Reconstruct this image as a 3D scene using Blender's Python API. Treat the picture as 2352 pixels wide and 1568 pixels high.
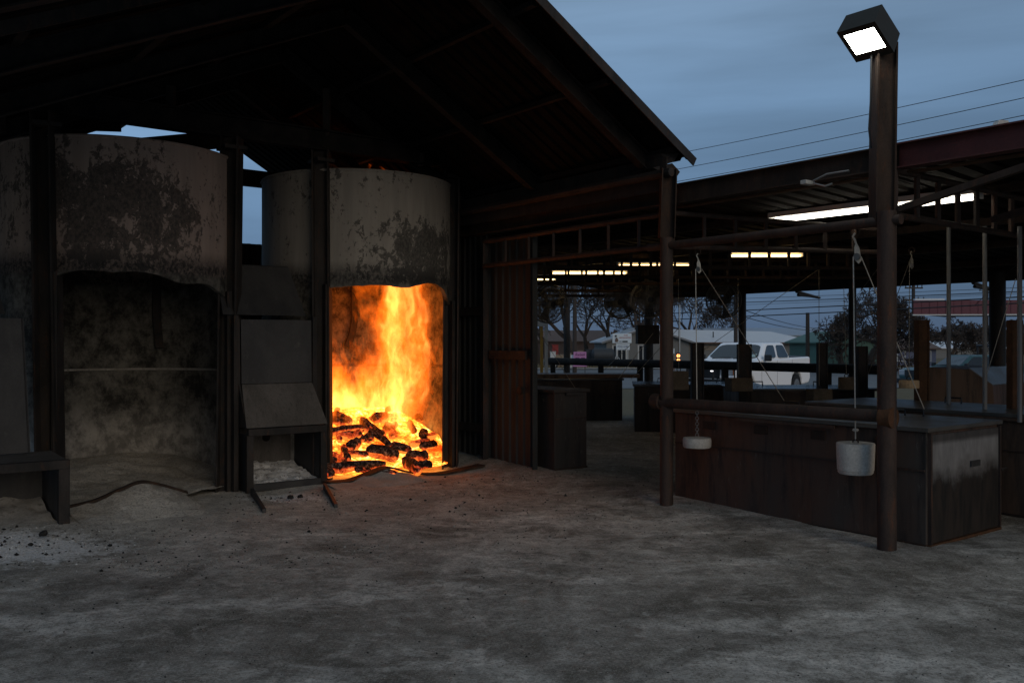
import bpy, math, random
from mathutils import Vector, Matrix, noise as mnoise
R = math.radians
random.seed(7)
sc = bpy.context.scene
for o in list(bpy.data.objects): bpy.data.objects.remove(o)
COL = sc.collection

# ---------------------------------------------------------------- camera
CH, F, CX, CY = 1.65, 2100.0, 1176.0, 784.0     # eye height; focal length and centre in units of a 2352-wide frame
cam = bpy.data.cameras.new('camera'); camo = bpy.data.objects.new('camera', cam); COL.objects.link(camo)
cam.sensor_width = 36; cam.lens = 36 * F / 2352; cam.clip_start = 0.05; cam.clip_end = 3000
camo.location = (0, 0, CH); camo.rotation_euler = (R(90), 0, 0)
sc.camera = camo

# ---------------------------------------------------------------- sky
world = bpy.data.worlds.new('World'); sc.world = world; world.use_nodes = True
SUN_EL, SUN_ROT = 16.0, 150.0           # low angle from behind the camera, for the sky and the added fill
def make_world():
    nt = world.node_tree; N = nt.nodes; L = nt.links; N.clear()
    out = N.new('ShaderNodeOutputWorld'); bg = N.new('ShaderNodeBackground')
    sky = N.new('ShaderNodeTexSky'); sky.sky_type = 'NISHITA'; sky.sun_disc = False
    sky.sun_elevation = R(SUN_EL); sky.sun_rotation = R(SUN_ROT); sky.air_density = 1.4; sky.dust_density = 0.4; sky.ozone_density = 3.0
    tc = N.new('ShaderNodeTexCoord')
    sep = N.new('ShaderNodeSeparateXYZ'); L.new(tc.outputs['Generated'], sep.inputs[0])
    ramp = N.new('ShaderNodeValToRGB')          # dusk overcast: deep blue grey low down, paler above
    e = ramp.color_ramp.elements
    e[0].position = 0.0; e[0].color = (0.052, 0.098, 0.182, 1)
    e[1].position = 0.85; e[1].color = (0.170, 0.215, 0.265, 1)
    a = e.new(0.10); a.color = (0.082, 0.148, 0.255, 1)
    b = e.new(0.24); b.color = (0.146, 0.248, 0.395, 1)
    c = e.new(0.45); c.color = (0.182, 0.270, 0.385, 1)
    L.new(sep.outputs['Z'], ramp.inputs[0])
    mp = N.new('ShaderNodeMapping'); mp.inputs['Rotation'].default_value = (R(12), 0, R(30)); mp.inputs['Scale'].default_value = (0.9, 1.8, 9)
    L.new(tc.outputs['Generated'], mp.inputs[0])
    nz = N.new('ShaderNodeTexNoise'); nz.inputs['Scale'].default_value = 2.2; nz.inputs['Detail'].default_value = 5; nz.inputs['Distortion'].default_value = 0.5
    L.new(mp.outputs[0], nz.inputs[0])
    mr = N.new('ShaderNodeMapRange'); mr.inputs['From Min'].default_value = 0.3; mr.inputs['From Max'].default_value = 0.7
    mr.inputs['To Min'].default_value = 0.82; mr.inputs['To Max'].default_value = 1.16
    L.new(nz.outputs[0], mr.inputs[0])
    # afterglow: paler towards the west (left)
    gx = N.new('ShaderNodeMapRange'); gx.inputs['From Min'].default_value = 0.45; gx.inputs['From Max'].default_value = -0.6
    gx.inputs['To Min'].default_value = 0.94; gx.inputs['To Max'].default_value = 1.4
    L.new(sep.outputs['X'], gx.inputs[0])
    m = N.new('ShaderNodeMath'); m.operation = 'MULTIPLY'; L.new(mr.outputs[0], m.inputs[0]); L.new(gx.outputs[0], m.inputs[1])
    mul = N.new('ShaderNodeVectorMath'); mul.operation = 'SCALE'; L.new(ramp.outputs[0], mul.inputs[0]); L.new(m.outputs[0], mul.inputs['Scale'])
    ss = N.new('ShaderNodeVectorMath'); ss.operation = 'SCALE'; L.new(sky.outputs[0], ss.inputs[0]); ss.inputs['Scale'].default_value = 0.004
    add = N.new('ShaderNodeVectorMath'); add.operation = 'ADD'; L.new(mul.outputs[0], add.inputs[0]); L.new(ss.outputs[0], add.inputs[1])
    L.new(add.outputs[0], bg.inputs[0]); bg.inputs[1].default_value = 1.0
    L.new(bg.outputs[0], out.inputs[0])
make_world()
sl = bpy.data.lights.new('flash_fill', 'SUN'); sl.energy = 0.64; sl.angle = R(35); sl.color = (1.0, 0.82, 0.62)  # soft warm fill added in place of a camera flash
so = bpy.data.objects.new('flash_fill', sl); COL.objects.link(so)
so.rotation_euler = Vector((-0.50*math.cos(R(SUN_EL)), 0.866*math.cos(R(SUN_EL)), -math.sin(R(SUN_EL)))).to_track_quat('-Z', 'Y').to_euler()
sc.view_settings.view_transform = 'Standard'; sc.view_settings.look = 'None'
sc.view_settings.exposure = 0.0; sc.view_settings.gamma = 1.0; sc.view_settings.use_curve_mapping = False
sc.cycles.use_denoising = True
sc.cycles.max_bounces = 6; sc.cycles.volume_bounces = 0; sc.cycles.volume_step_rate = 0.25
sc.cycles.sample_clamp_indirect = 1.0

# ---------------------------------------------------------------- coordinates
A_ = math.atan2(0.612, 0.791)
VX, VY = math.cos(A_), math.sin(A_)            # along the kiln row (away to the right)
UX, UY = -math.sin(A_), math.cos(A_)           # along the shed eaves (away to the left)
OX, OY = 1.81, 9.2
def W(S, T, z=0.0): return Vector((OX + VX*S + UX*T, OY + VY*S + UY*T, z))
def ST(x, y): dx, dy = x-OX, y-OY; return dx*VX+dy*VY, dx*UX+dy*UY
def at(px, py, D): return Vector(((px-CX)/F*D, D, CH-(py-CY)/F*D))
def dS(px, S): k = (px-CX)/F; return (S+OX*VX+OY*VY)/(k*VX+VY)
def dT(px, T): k = (px-CX)/F; return (T+OX*UX+OY*UY)/(k*UX+UY)
def atS(px, py, S): return at(px, py, dS(px, S))
def atT(px, py, T): return at(px, py, dT(px, T))
def smooth(a, b, x):
    t = min(1, max(0, (x-a)/(b-a))); return t*t*(3-2*t)
def gz(x, y):
    S, T = ST(x, y)
    z = 0.022*max(0.0, min(T+2.24, 8))*smooth(-0.7, 0.1, S)
    # ash drifts in front of the kilns
    if -9 < S < 1 and 1 < T < 6:
        ridge = math.exp(-((T-3.35)/0.42)**2)
        z += 0.03*ridge*smooth(0.9, -0.2, S)*(0.75+0.4*math.sin(S*2.1+0.6))
        z += 0.05*math.exp(-((T-2.6)/0.7)**2)*smooth(0.6, -0.8, S)
    n = mnoise.noise(Vector((x*0.8, y*0.8, 0)))*0.018+mnoise.noise(Vector((x*2.7, y*2.7, 3)))*0.008
    z += n*smooth(40, 15, y)
    # fall to the road
    z += -0.42*smooth(15.5, 26, y) - 0.3*smooth(26, 60, y) - 0.2*smooth(60, 95, y)
    return z

# ---------------------------------------------------------------- mesh builder
def basis(d, up=None):
    d = d.normalized()
    up = Vector(up) if up else (Vector((0, 0, 1)) if abs(d.z) < 0.95 else Vector((1, 0, 0)))
    x = d.cross(up).normalized(); y = x.cross(d).normalized()
    return x, y, d
class MB:
    def __init__(s): s.v = []; s.f = []
    def quad(s, a, b, c, d):
        n = len(s.v); s.v += [Vector(a), Vector(b), Vector(c), Vector(d)]; s.f.append((n, n+1, n+2, n+3)); return s
    def poly(s, pts):
        n = len(s.v); s.v += [Vector(p) for p in pts]; s.f.append(tuple(range(n, n+len(pts)))); return s
    def box(s, c, size, rz=0.0, M=None):
        c = Vector(c); hx, hy, hz = [k/2 for k in size]; n = len(s.v)
        M = M or Matrix.Rotation(rz, 3, 'Z')
        for i in range(8):
            s.v.append(c + M @ Vector((hx if i & 1 else -hx, hy if i & 2 else -hy, hz if i & 4 else -hz)))
        for f in ((0,2,3,1),(4,5,7,6),(0,1,5,4),(2,6,7,3),(0,4,6,2),(1,3,7,5)): s.f.append(tuple(n+i for i in f))
        return s
    def beam(s, p0, p1, w, h, up=None):
        p0, p1 = Vector(p0), Vector(p1); x, y, d = basis(p1-p0, up); n = len(s.v)
        for p in (p0, p1):
            for a, b in ((-1,-1),(1,-1),(1,1),(-1,1)): s.v.append(p + x*(a*w/2) + y*(b*h/2))
        for f in ((0,1,2,3),(7,6,5,4),(0,4,5,1),(1,5,6,2),(2,6,7,3),(3,7,4,0)): s.f.append(tuple(n+i for i in f))
        return s
    def ibeam(s, p0, p1, w, h, t=0.012):
        p0, p1 = Vector(p0), Vector(p1); x, y, d = basis(p1-p0)
        s.beam(p0+y*(h/2-t/2), p1+y*(h/2-t/2), w, t); s.beam(p0-y*(h/2-t/2), p1-y*(h/2-t/2), w, t)
        s.beam(p0, p1, t, h-2*t); return s
    def tube(s, pts, r, n=8, caps=True):
        pts = [Vector(p) for p in pts]; rs = r if isinstance(r, (list, tuple)) else [r]*len(pts); b = len(s.v); px = None
        for i, p in enumerate(pts):
            d = (pts[min(i+1, len(pts)-1)] - pts[max(i-1, 0)])
            x, y, d = basis(d)
            if px is not None and abs(px.dot(d)) < 0.9:
                x = (px - d*px.dot(d)).normalized(); y = x.cross(d)
            px = x
            for k in range(n):
                a = 2*math.pi*k/n; s.v.append(p + (x*math.cos(a)+y*math.sin(a))*rs[i])
        for i in range(len(pts)-1):
            for k in range(n):
                k2 = (k+1) % n; s.f.append((b+i*n+k, b+i*n+k2, b+(i+1)*n+k2, b+(i+1)*n+k))
        if caps:
            s.f.append(tuple(b+k for k in reversed(range(n)))); s.f.append(tuple(b+(len(pts)-1)*n+k for k in range(n)))
        return s
    def prism(s, pts, vec):
        n = len(s.v); m = len(pts); vec = Vector(vec)
        s.v += [Vector(p) for p in pts] + [Vector(p)+vec for p in pts]
        s.f.append(tuple(range(n+m-1, n-1, -1))); s.f.append(tuple(range(n+m, n+2*m)))
        for i in range(m): j = (i+1) % m; s.f.append((n+i, n+j, n+m+j, n+m+i))
        return s
    def grid(s, fn, nu, nv):
        b = len(s.v)
        for i in range(nu+1):
            for j in range(nv+1): s.v.append(Vector(fn(i/nu, j/nv)))
        for i in range(nu):
            for j in range(nv):
                a = b+i*(nv+1)+j; s.f.append((a, a+nv+1, a+nv+2, a+1))
        return s
    def lathe(s, c, prof, n=20):
        b = len(s.v); c = Vector(c)
        for (r, z) in prof:
            for k in range(n): a = 2*math.pi*k/n; s.v.append(c+Vector((r*math.cos(a), r*math.sin(a), z)))
        for i in range(len(prof)-1):
            for k in range(n): k2 = (k+1) % n; s.f.append((b+i*n+k, b+i*n+k2, b+(i+1)*n+k2, b+(i+1)*n+k))
        s.f.append(tuple(b+k for k in reversed(range(n)))); s.f.append(tuple(b+(len(prof)-1)*n+k for k in range(n)))
        return s
    def torus(s, c, R_, r, nrm, n=24, m=6, sx=1.0):
        x, y, d = basis(Vector(nrm)); c = Vector(c)
        pts = [c + (x*math.cos(2*math.pi*i/n)*sx + y*math.sin(2*math.pi*i/n))*R_ for i in range(n)]
        b = len(s.v)
        for i, p in enumerate(pts):
            o = (p-c).normalized()
            for k in range(m):
                a = 2*math.pi*k/m; s.v.append(p + (o*math.cos(a)+d*math.sin(a))*r)
        for i in range(n):
            for k in range(m):
                i2, k2 = (i+1) % n, (k+1) % m; s.f.append((b+i*m+k, b+i2*m+k, b+i2*m+k2, b+i*m+k2))
        return s
    def mesh(s, name, off):
        me = bpy.data.meshes.new(name); me.from_pydata([v-off for v in s.v], [], s.f); me.update(); return me
    def build(s, name, mat, parent=None, smooth_=False, local=False, bevel=0.0, kind=None):
        if local: off = Vector((0, 0, 0))
        elif parent is not None:
            off = Vector((0, 0, 0)); p = parent
            while p is not None: off = off + p.location; p = p.parent
        else:
            lo = Vector((min(v.x for v in s.v), min(v.y for v in s.v), min(v.z for v in s.v)))
            hi = Vector((max(v.x for v in s.v), max(v.y for v in s.v), max(v.z for v in s.v)))
            off = Vector(((lo.x+hi.x)/2, (lo.y+hi.y)/2, lo.z))
        me = s.mesh(name, off); o = bpy.data.objects.new(name, me); COL.objects.link(o)
        if parent is not None: o.parent = parent
        elif not local: o.location = off
        me.materials.append(M[mat] if isinstance(mat, str) else mat)
        if smooth_:
            me.polygons.foreach_set('use_smooth', [True]*len(me.polygons))
            try: me.set_sharp_from_angle(angle=R(40))
            except Exception: pass
        if bevel > 0:
            b = o.modifiers.new('bevel', 'BEVEL'); b.width = bevel; b.segments = 2; b.limit_method = 'ANGLE'; b.angle_limit = R(35)
        if kind: o['kind'] = kind
        return o
def tag(o, label, cat, group=None):
    o['label'] = label; o['category'] = cat
    if group: o['group'] = group
    return o
def empty(name, loc, rz=0.0, label=None, cat=None, group=None):
    o = bpy.data.objects.new(name, None); COL.objects.link(o); o.location = loc; o.rotation_euler = (0, 0, rz); o.empty_display_size = 0.2
    if label: tag(o, label, cat, group)
    return o

# ---------------------------------------------------------------- materials
M = {}
class NT:
    def __init__(s, name):
        s.m = bpy.data.materials.new(name); s.m.use_nodes = True; s.t = s.m.node_tree; s.N = s.t.nodes; s.L = s.t.links
        s.b = s.N['Principled BSDF']; s.out = s.N['Material Output']; M[name] = s.m
        s.tc = s.N.new('ShaderNodeTexCoord')
    def coord(s, scale=(1, 1, 1), rot=(0, 0, 0), world_=False):
        mp = s.N.new('ShaderNodeMapping'); mp.inputs['Scale'].default_value = scale; mp.inputs['Rotation'].default_value = rot
        if world_:
            g = s.N.new('ShaderNodeNewGeometry'); s.L.new(g.outputs['Position'], mp.inputs[0])
        else: s.L.new(s.tc.outputs['Object'], mp.inputs[0])
        return mp.outputs[0]
    def noise(s, co, scale, detail=6, rough=0.6, dist=0.0):
        n = s.N.new('ShaderNodeTexNoise'); s.L.new(co, n.inputs['Vector']); n.inputs['Scale'].default_value = scale
        n.inputs['Detail'].default_value = detail; n.inputs['Roughness'].default_value = rough; n.inputs['Distortion'].default_value = dist
        return n.outputs[0]
    def rng(s, x, a, b, c=0.0, d=1.0, smooth_=False):
        n = s.N.new('ShaderNodeMapRange'); s.L.new(x, n.inputs[0]); n.clamp = True
        if smooth_: n.interpolation_type = 'SMOOTHSTEP'
        for k, v in zip(('From Min', 'From Max', 'To Min', 'To Max'), (a, b, c, d)): n.inputs[k].default_value = v
        return n.outputs[0]
    def math(s, op, a, b=None, clamp=False):
        n = s.N.new('ShaderNodeMath'); n.operation = op; n.use_clamp = clamp
        for i, x in enumerate((a, b)):
            if x is None: continue
            if isinstance(x, (int, float)): n.inputs[i].default_value = x
            else: s.L.new(x, n.inputs[i])
        return n.outputs[0]
    def mix(s, f, a, b, blend='MIX'):
        n = s.N.new('ShaderNodeMix'); n.data_type = 'RGBA'; n.blend_type = blend
        if isinstance(f, (int, float)): n.inputs['Factor'].default_value = f
        else: s.L.new(f, n.inputs['Factor'])
        for k, x in ((6, a), (7, b)):
            if isinstance(x, (tuple, list)): n.inputs[k].default_value = (*x[:3], 1)
            else: s.L.new(x, n.inputs[k])
        return n.outputs[2]
    def sep(s, co):
        n = s.N.new('ShaderNodeSeparateXYZ'); s.L.new(co, n.inputs[0]); return n.outputs
    def done(s, col=None, rough=0.8, metal=0.0, bump=None, bstr=0.3, bdist=0.02, spec=0.3):
        if col is not None:
            if isinstance(col, (tuple, list)): s.b.inputs['Base Color'].default_value = (*col[:3], 1)
            else: s.L.new(col, s.b.inputs['Base Color'])
        if isinstance(rough, (int, float)): s.b.inputs['Roughness'].default_value = rough
        else: s.L.new(rough, s.b.inputs['Roughness'])
        s.b.inputs['Metallic'].default_value = metal
        s.b.inputs['Specular IOR Level'].default_value = spec
        if bump is not None:
            n = s.N.new('ShaderNodeBump'); n.inputs['Strength'].default_value = bstr; n.inputs['Distance'].default_value = bdist
            s.L.new(bump, n.inputs['Height']); s.L.new(n.outputs[0], s.b.inputs['Normal'])
        return s.m

def mat_mottle(name, c1, c2, scale=6, rough=0.85, stretch=(1, 1, 1), c3=None, thr=(0.4, 0.6), bstr=0.25, spec=0.25, metal=0.0, s3=18, thr3=(0.55, 0.7)):
    t = NT(name); co = t.coord(stretch); n = t.noise(co, scale, 7, 0.65, 0.4); f = t.rng(n, *thr)
    col = t.mix(f, c1, c2)
    n2 = t.noise(co, s3, 6, 0.7)
    if c3: col = t.mix(t.rng(n2, *thr3), col, c3)
    n3 = t.noise(t.coord((1, 1, 1)), 60, 4, 0.7)
    col = t.mix(t.rng(n3, 0.3, 0.7, 0.0, 0.35), col, (0.0, 0.0, 0.0))
    return t.done(col, t.rng(n2, 0.2, 0.8, rough-0.12, min(1, rough+0.1)), metal, n2, bstr, 0.01, spec)
def mat_plain(name, c, rough=0.6, metal=0.0, spec=0.4, vary=0.2):
    t = NT(name); n = t.noise(t.coord(), 9, 5); col = t.mix(t.rng(n, 0.3, 0.7, 0, vary), c, tuple(k*0.45 for k in c))
    return t.done(col, rough, metal, None, spec=spec)
def mat_emit(name, c, strength):
    t = NT(name); t.b.inputs['Base Color'].default_value = (0.8, 0.8, 0.8, 1)
    t.b.inputs['Emission Color'].default_value = (*c, 1); t.b.inputs['Emission Strength'].default_value = strength; return t.m

mat_mottle('soot', (0.008, 0.008, 0.008), (0.022, 0.019, 0.017), 5, 0.9)
mat_mottle('soot_roof', (0.006, 0.006, 0.006), (0.014, 0.012, 0.010), 3, 0.95, (1, 1, 0.4), (0.024, 0.014, 0.009), spec=0.05)
mat_mottle('soot_steel', (0.020, 0.019, 0.018), (0.045, 0.038, 0.034), 4, 0.75, (1, 1, 0.35), (0.075, 0.040, 0.025), bstr=0.15)
mat_mottle('plate', (0.025, 0.025, 0.026), (0.044, 0.043, 0.042), 2.5, 0.6, (1, 1, 0.5), (0.095, 0.09, 0.085), (0.4, 0.6), 0.08, 0.4, 0, 7, (0.6, 0.8))
mat_mottle('plate_pale', (0.085, 0.078, 0.070), (0.12, 0.11, 0.10), 3, 0.8, (1, 1, 0.4), (0.06, 0.055, 0.05), bstr=0.06)
mat_mottle('rust', (0.030, 0.020, 0.015), (0.056, 0.035, 0.024), 6, 0.85, (1, 1, 0.3), (0.085, 0.040, 0.022), bstr=0.2)
mat_mottle('rust_pipe', (0.036, 0.025, 0.020), (0.066, 0.042, 0.032), 7, 0.75, (1, 1, 0.22), (0.11, 0.048, 0.026), bstr=0.3, spec=0.3)
mat_mottle('rust_bright', (0.075, 0.038, 0.018), (0.115, 0.052, 0.024), 7, 0.85, c3=(0.06, 0.035, 0.025))
mat_mottle('red_beam', (0.065, 0.012, 0.010), (0.095, 0.019, 0.015), 3, 0.6, c3=(0.06, 0.016, 0.013), spec=0.4)
mat_mottle('sheet', (0.028, 0.029, 0.027), (0.046, 0.046, 0.042), 2.5, 0.75, (1, 1, 0.12), (0.045, 0.030, 0.020), bstr=0.05)
mat_mottle('shed_sheet', (0.012, 0.010, 0.008), (0.020, 0.015, 0.012), 2.5, 0.9, (1, 1, 0.12), (0.03, 0.02, 0.015), bstr=0.05, spec=0.05)
mat_mottle('concrete', (0.53, 0.49, 0.43), (0.61, 0.57, 0.51), 5, 0.9, (1, 1, 0.5), (0.46, 0.43, 0.38), bstr=0.06)
mat_mottle('block', (0.10, 0.075, 0.05), (0.14, 0.105, 0.07), 9, 0.9, (1, 1, 1), (0.07, 0.05, 0.035), bstr=0.25)
mat_mottle('tan_wood', (0.55, 0.36, 0.19), (0.66, 0.46, 0.26), 5, 0.8, (1, 6, 6), (0.4, 0.25, 0.13))
mat_mottle('rope', (0.58, 0.53, 0.45), (0.66, 0.61, 0.52), 40, 0.9)
mat_mottle('rope_dark', (0.26, 0.23, 0.18), (0.34, 0.30, 0.24), 40, 0.9)
mat_mottle('galv', (0.42, 0.41, 0.38), (0.50, 0.49, 0.46), 10, 0.5, (1, 1, 0.3), bstr=0.05, spec=0.5)
mat_plain('galv_dull', (0.17, 0.165, 0.155), 0.5)
mat_plain('lamp_body', (0.030, 0.028, 0.022), 0.6, 0, 0.2)
mat_plain('black', (0.012, 0.012, 0.013), 0.45)
mat_plain('fan_grey', (0.11, 0.105, 0.095), 0.5)
mat_plain('white_enamel', (0.72, 0.70, 0.66), 0.45)
mat_plain('cable', (0.02, 0.02, 0.021), 0.6)
mat_emit('flood_glass', (1.0, 1.0, 0.9), 22.0)
mat_emit('tube_white', (1.0, 0.94, 0.80), 7.0)
mat_emit('tube_warm', (1.0, 0.66, 0.28), 4.5)
mat_emit('amber', (1.0, 0.28, 0.03), 4.0)
mat_emit('glint_emit', (1.0, 0.95, 1.0), 4.0)  # glow for a painted flash glint, not a lit lamp

def mat_pit(name, base, dark, red):
    t = NT(name); co = t.coord((1, 1, 0.14)); z = t.sep(t.tc.outputs['Object'])[2]
    n = t.noise(co, 7, 8, 0.7, 0.3); n2 = t.noise(t.coord((1, 1, 0.25)), 2.2, 6, 0.6)
    col = t.mix(t.rng(n2, 0.38, 0.62), base, red); col = t.mix(t.rng(n, 0.48, 0.66), col, dark)
    n3 = t.noise(t.coord((1, 1, 0.3)), 24, 5, 0.75)
    col = t.mix(t.rng(n3, 0.60, 0.74, 0, 0.7), col, (0.13, 0.118, 0.105))
    return t.done(col, t.rng(n, 0.3, 0.7, 0.55, 0.85), 0, n, 0.12, 0.01, 0.35)
mat_pit('pit_steel', (0.055, 0.044, 0.036), (0.021, 0.019, 0.017), (0.085, 0.040, 0.024))
mat_pit('pit_brown', (0.085, 0.055, 0.036), (0.035, 0.025, 0.018), (0.105, 0.055, 0.032))
mat_pit('pit_black', (0.028, 0.026, 0.024), (0.014, 0.013, 0.012), (0.045, 0.028, 0.02))
def mat_pit_end():
    t = NT('pit_end'); x, y, z = t.sep(t.tc.outputs['Object'])
    n = t.noise(t.coord((1, 1, 0.2)), 9, 8, 0.7, 0.4); n2 = t.noise(t.coord(), 2.5, 5)
    h = t.math('ADD', z, t.math('MULTIPLY', t.math('SUBTRACT', n, 0.5), 0.4))
    h = t.math('ADD', h, t.math('MULTIPLY', t.math('SUBTRACT', n2, 0.5), 0.6))
    pale = t.rng(h, 0.56, 0.76); pale = t.math('MULTIPLY', pale, t.rng(z, 0.84, 0.88, 1, 0.2))
    col = t.mix(t.rng(n, 0.45, 0.6), (0.030, 0.023, 0.019), (0.013, 0.012, 0.011))
    col = t.mix(t.math('MULTIPLY', pale, t.rng(n, 0.3, 0.6, 1.0, 0.55)), col, (0.27, 0.265, 0.26))
    return t.done(col, 0.7, 0, n, 0.12, 0.01)
mat_pit_end()
def mat_lid():
    t = NT('lid_steel'); n = t.noise(t.coord(), 3, 7, 0.65); n2 = t.noise(t.coord(), 25, 5)
    col = t.mix(t.rng(n, 0.35, 0.65), (0.055, 0.050, 0.042), (0.095, 0.085, 0.070))
    return t.done(col, t.rng(n, 0.3, 0.7, 0.30, 0.5), 0, n2, 0.06, 0.01, 0.5)
mat_lid()
mat_plain('lid_gloss', (0.05, 0.05, 0.05), 0.16, 0, 0.8, 0.3)

def mat_kiln(name, pale, dark, cx, spread, lo, hi, pink):
    """old paint with burnt-off soot patches; cx: angular centre of the burnt patch is handled in object space"""
    t = NT(name); co = t.tc.outputs['Object']; x, y, z = t.sep(co)
    big = t.noise(t.coord((1, 1, 0.5)), 2.3, 6, 0.62, 0.3); mid = t.noise(t.coord((1, 1, 0.75)), 8, 7, 0.72, 0.6); fine = t.noise(t.coord((1, 1, 0.8)), 30, 5, 0.7)
    stre = t.noise(t.coord((1, 1, 0.10)), 8, 5, 0.6)
    # patch mask: strongest around (cx) across the front and between lo and hi in height
    dx = t.math('ABSOLUTE', t.math('SUBTRACT', t.math('ADD', t.math('MULTIPLY', x, VX), t.math('MULTIPLY', y, VY)), cx))
    px_ = t.rng(dx, spread*0.15, spread*1.15, 1.0, 0.0, True)
    pz = t.math('MULTIPLY', t.rng(z, hi-0.25, hi+0.25, 1, 0, True), t.rng(z, lo-0.5, lo+0.1, 0.3, 1))
    bS, mS, fS = t.rng(big, 0.33, 0.67), t.rng(mid, 0.33, 0.67), t.rng(fine, 0.33, 0.67)
    k = t.math('MULTIPLY', t.math('MULTIPLY', px_, pz), 0.95)
    k = t.math('ADD', k, t.math('MULTIPLY', t.math('SUBTRACT', bS, 0.5), 0.75))
    k = t.math('ADD', k, t.math('MULTIPLY', t.math('SUBTRACT', mS, 0.5), 1.15))
    k = t.math('ADD', k, t.math('MULTIPLY', t.math('SUBTRACT', fS, 0.5), 0.65))
    f = t.rng(k, 0.42, 0.62)
    base = t.mix(t.rng(stre, 0.35, 0.65), pale, tuple(c*0.78 for c in pale))
    base = t.mix(t.rng(mid, 0.55, 0.75, 0, 0.35), base, pink)
    dk = t.mix(t.rng(fine, 0.4, 0.62), dark, tuple(c*0.4+p*0.28 for c, p in zip(dark, pale)))
    col = t.mix(t.math('MULTIPLY', f, 0.93), base, dk)
    rim = t.rng(z, 2.42, 2.60, 1, 0); col = t.mix(t.math('MULTIPLY', rim, t.rng(fine, 0.3, 0.6, 0.5, 1.0)), col, (0.02, 0.02, 0.02))
    lowr = t.noise(t.coord((1, 1, 0.9)), 4.0, 9, 0.78, 0.15)
    low = t.mix(t.rng(lowr, 0.42, 0.6), (0.026, 0.025, 0.022), (0.145, 0.138, 0.120))
    low = t.mix(t.rng(t.math('ADD', z, t.math('MULTIPLY', mid, 0.5)), 0.75, 1.15, 1, 0), low, t.mix(t.rng(lowr, 0.42, 0.58), (0.14, 0.133, 0.12), (0.34, 0.325, 0.295)))
    col = t.mix(t.rng(z, 2.30, 2.36, 1, 0), col, low)
    return t.done(col, 0.85, 0, fine, 0.25, 0.01, 0.2)
mat_kiln('kiln_left', (0.34, 0.265, 0.225), (0.034, 0.033, 0.031), -0.30, 1.05, 2.6, 3.40, (0.34, 0.205, 0.165))
mat_kiln('kiln_right', (0.28, 0.262, 0.232), (0.034, 0.034, 0.032), 0.22, 0.95, 2.4, 3.05, (0.31, 0.24, 0.20))

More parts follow.
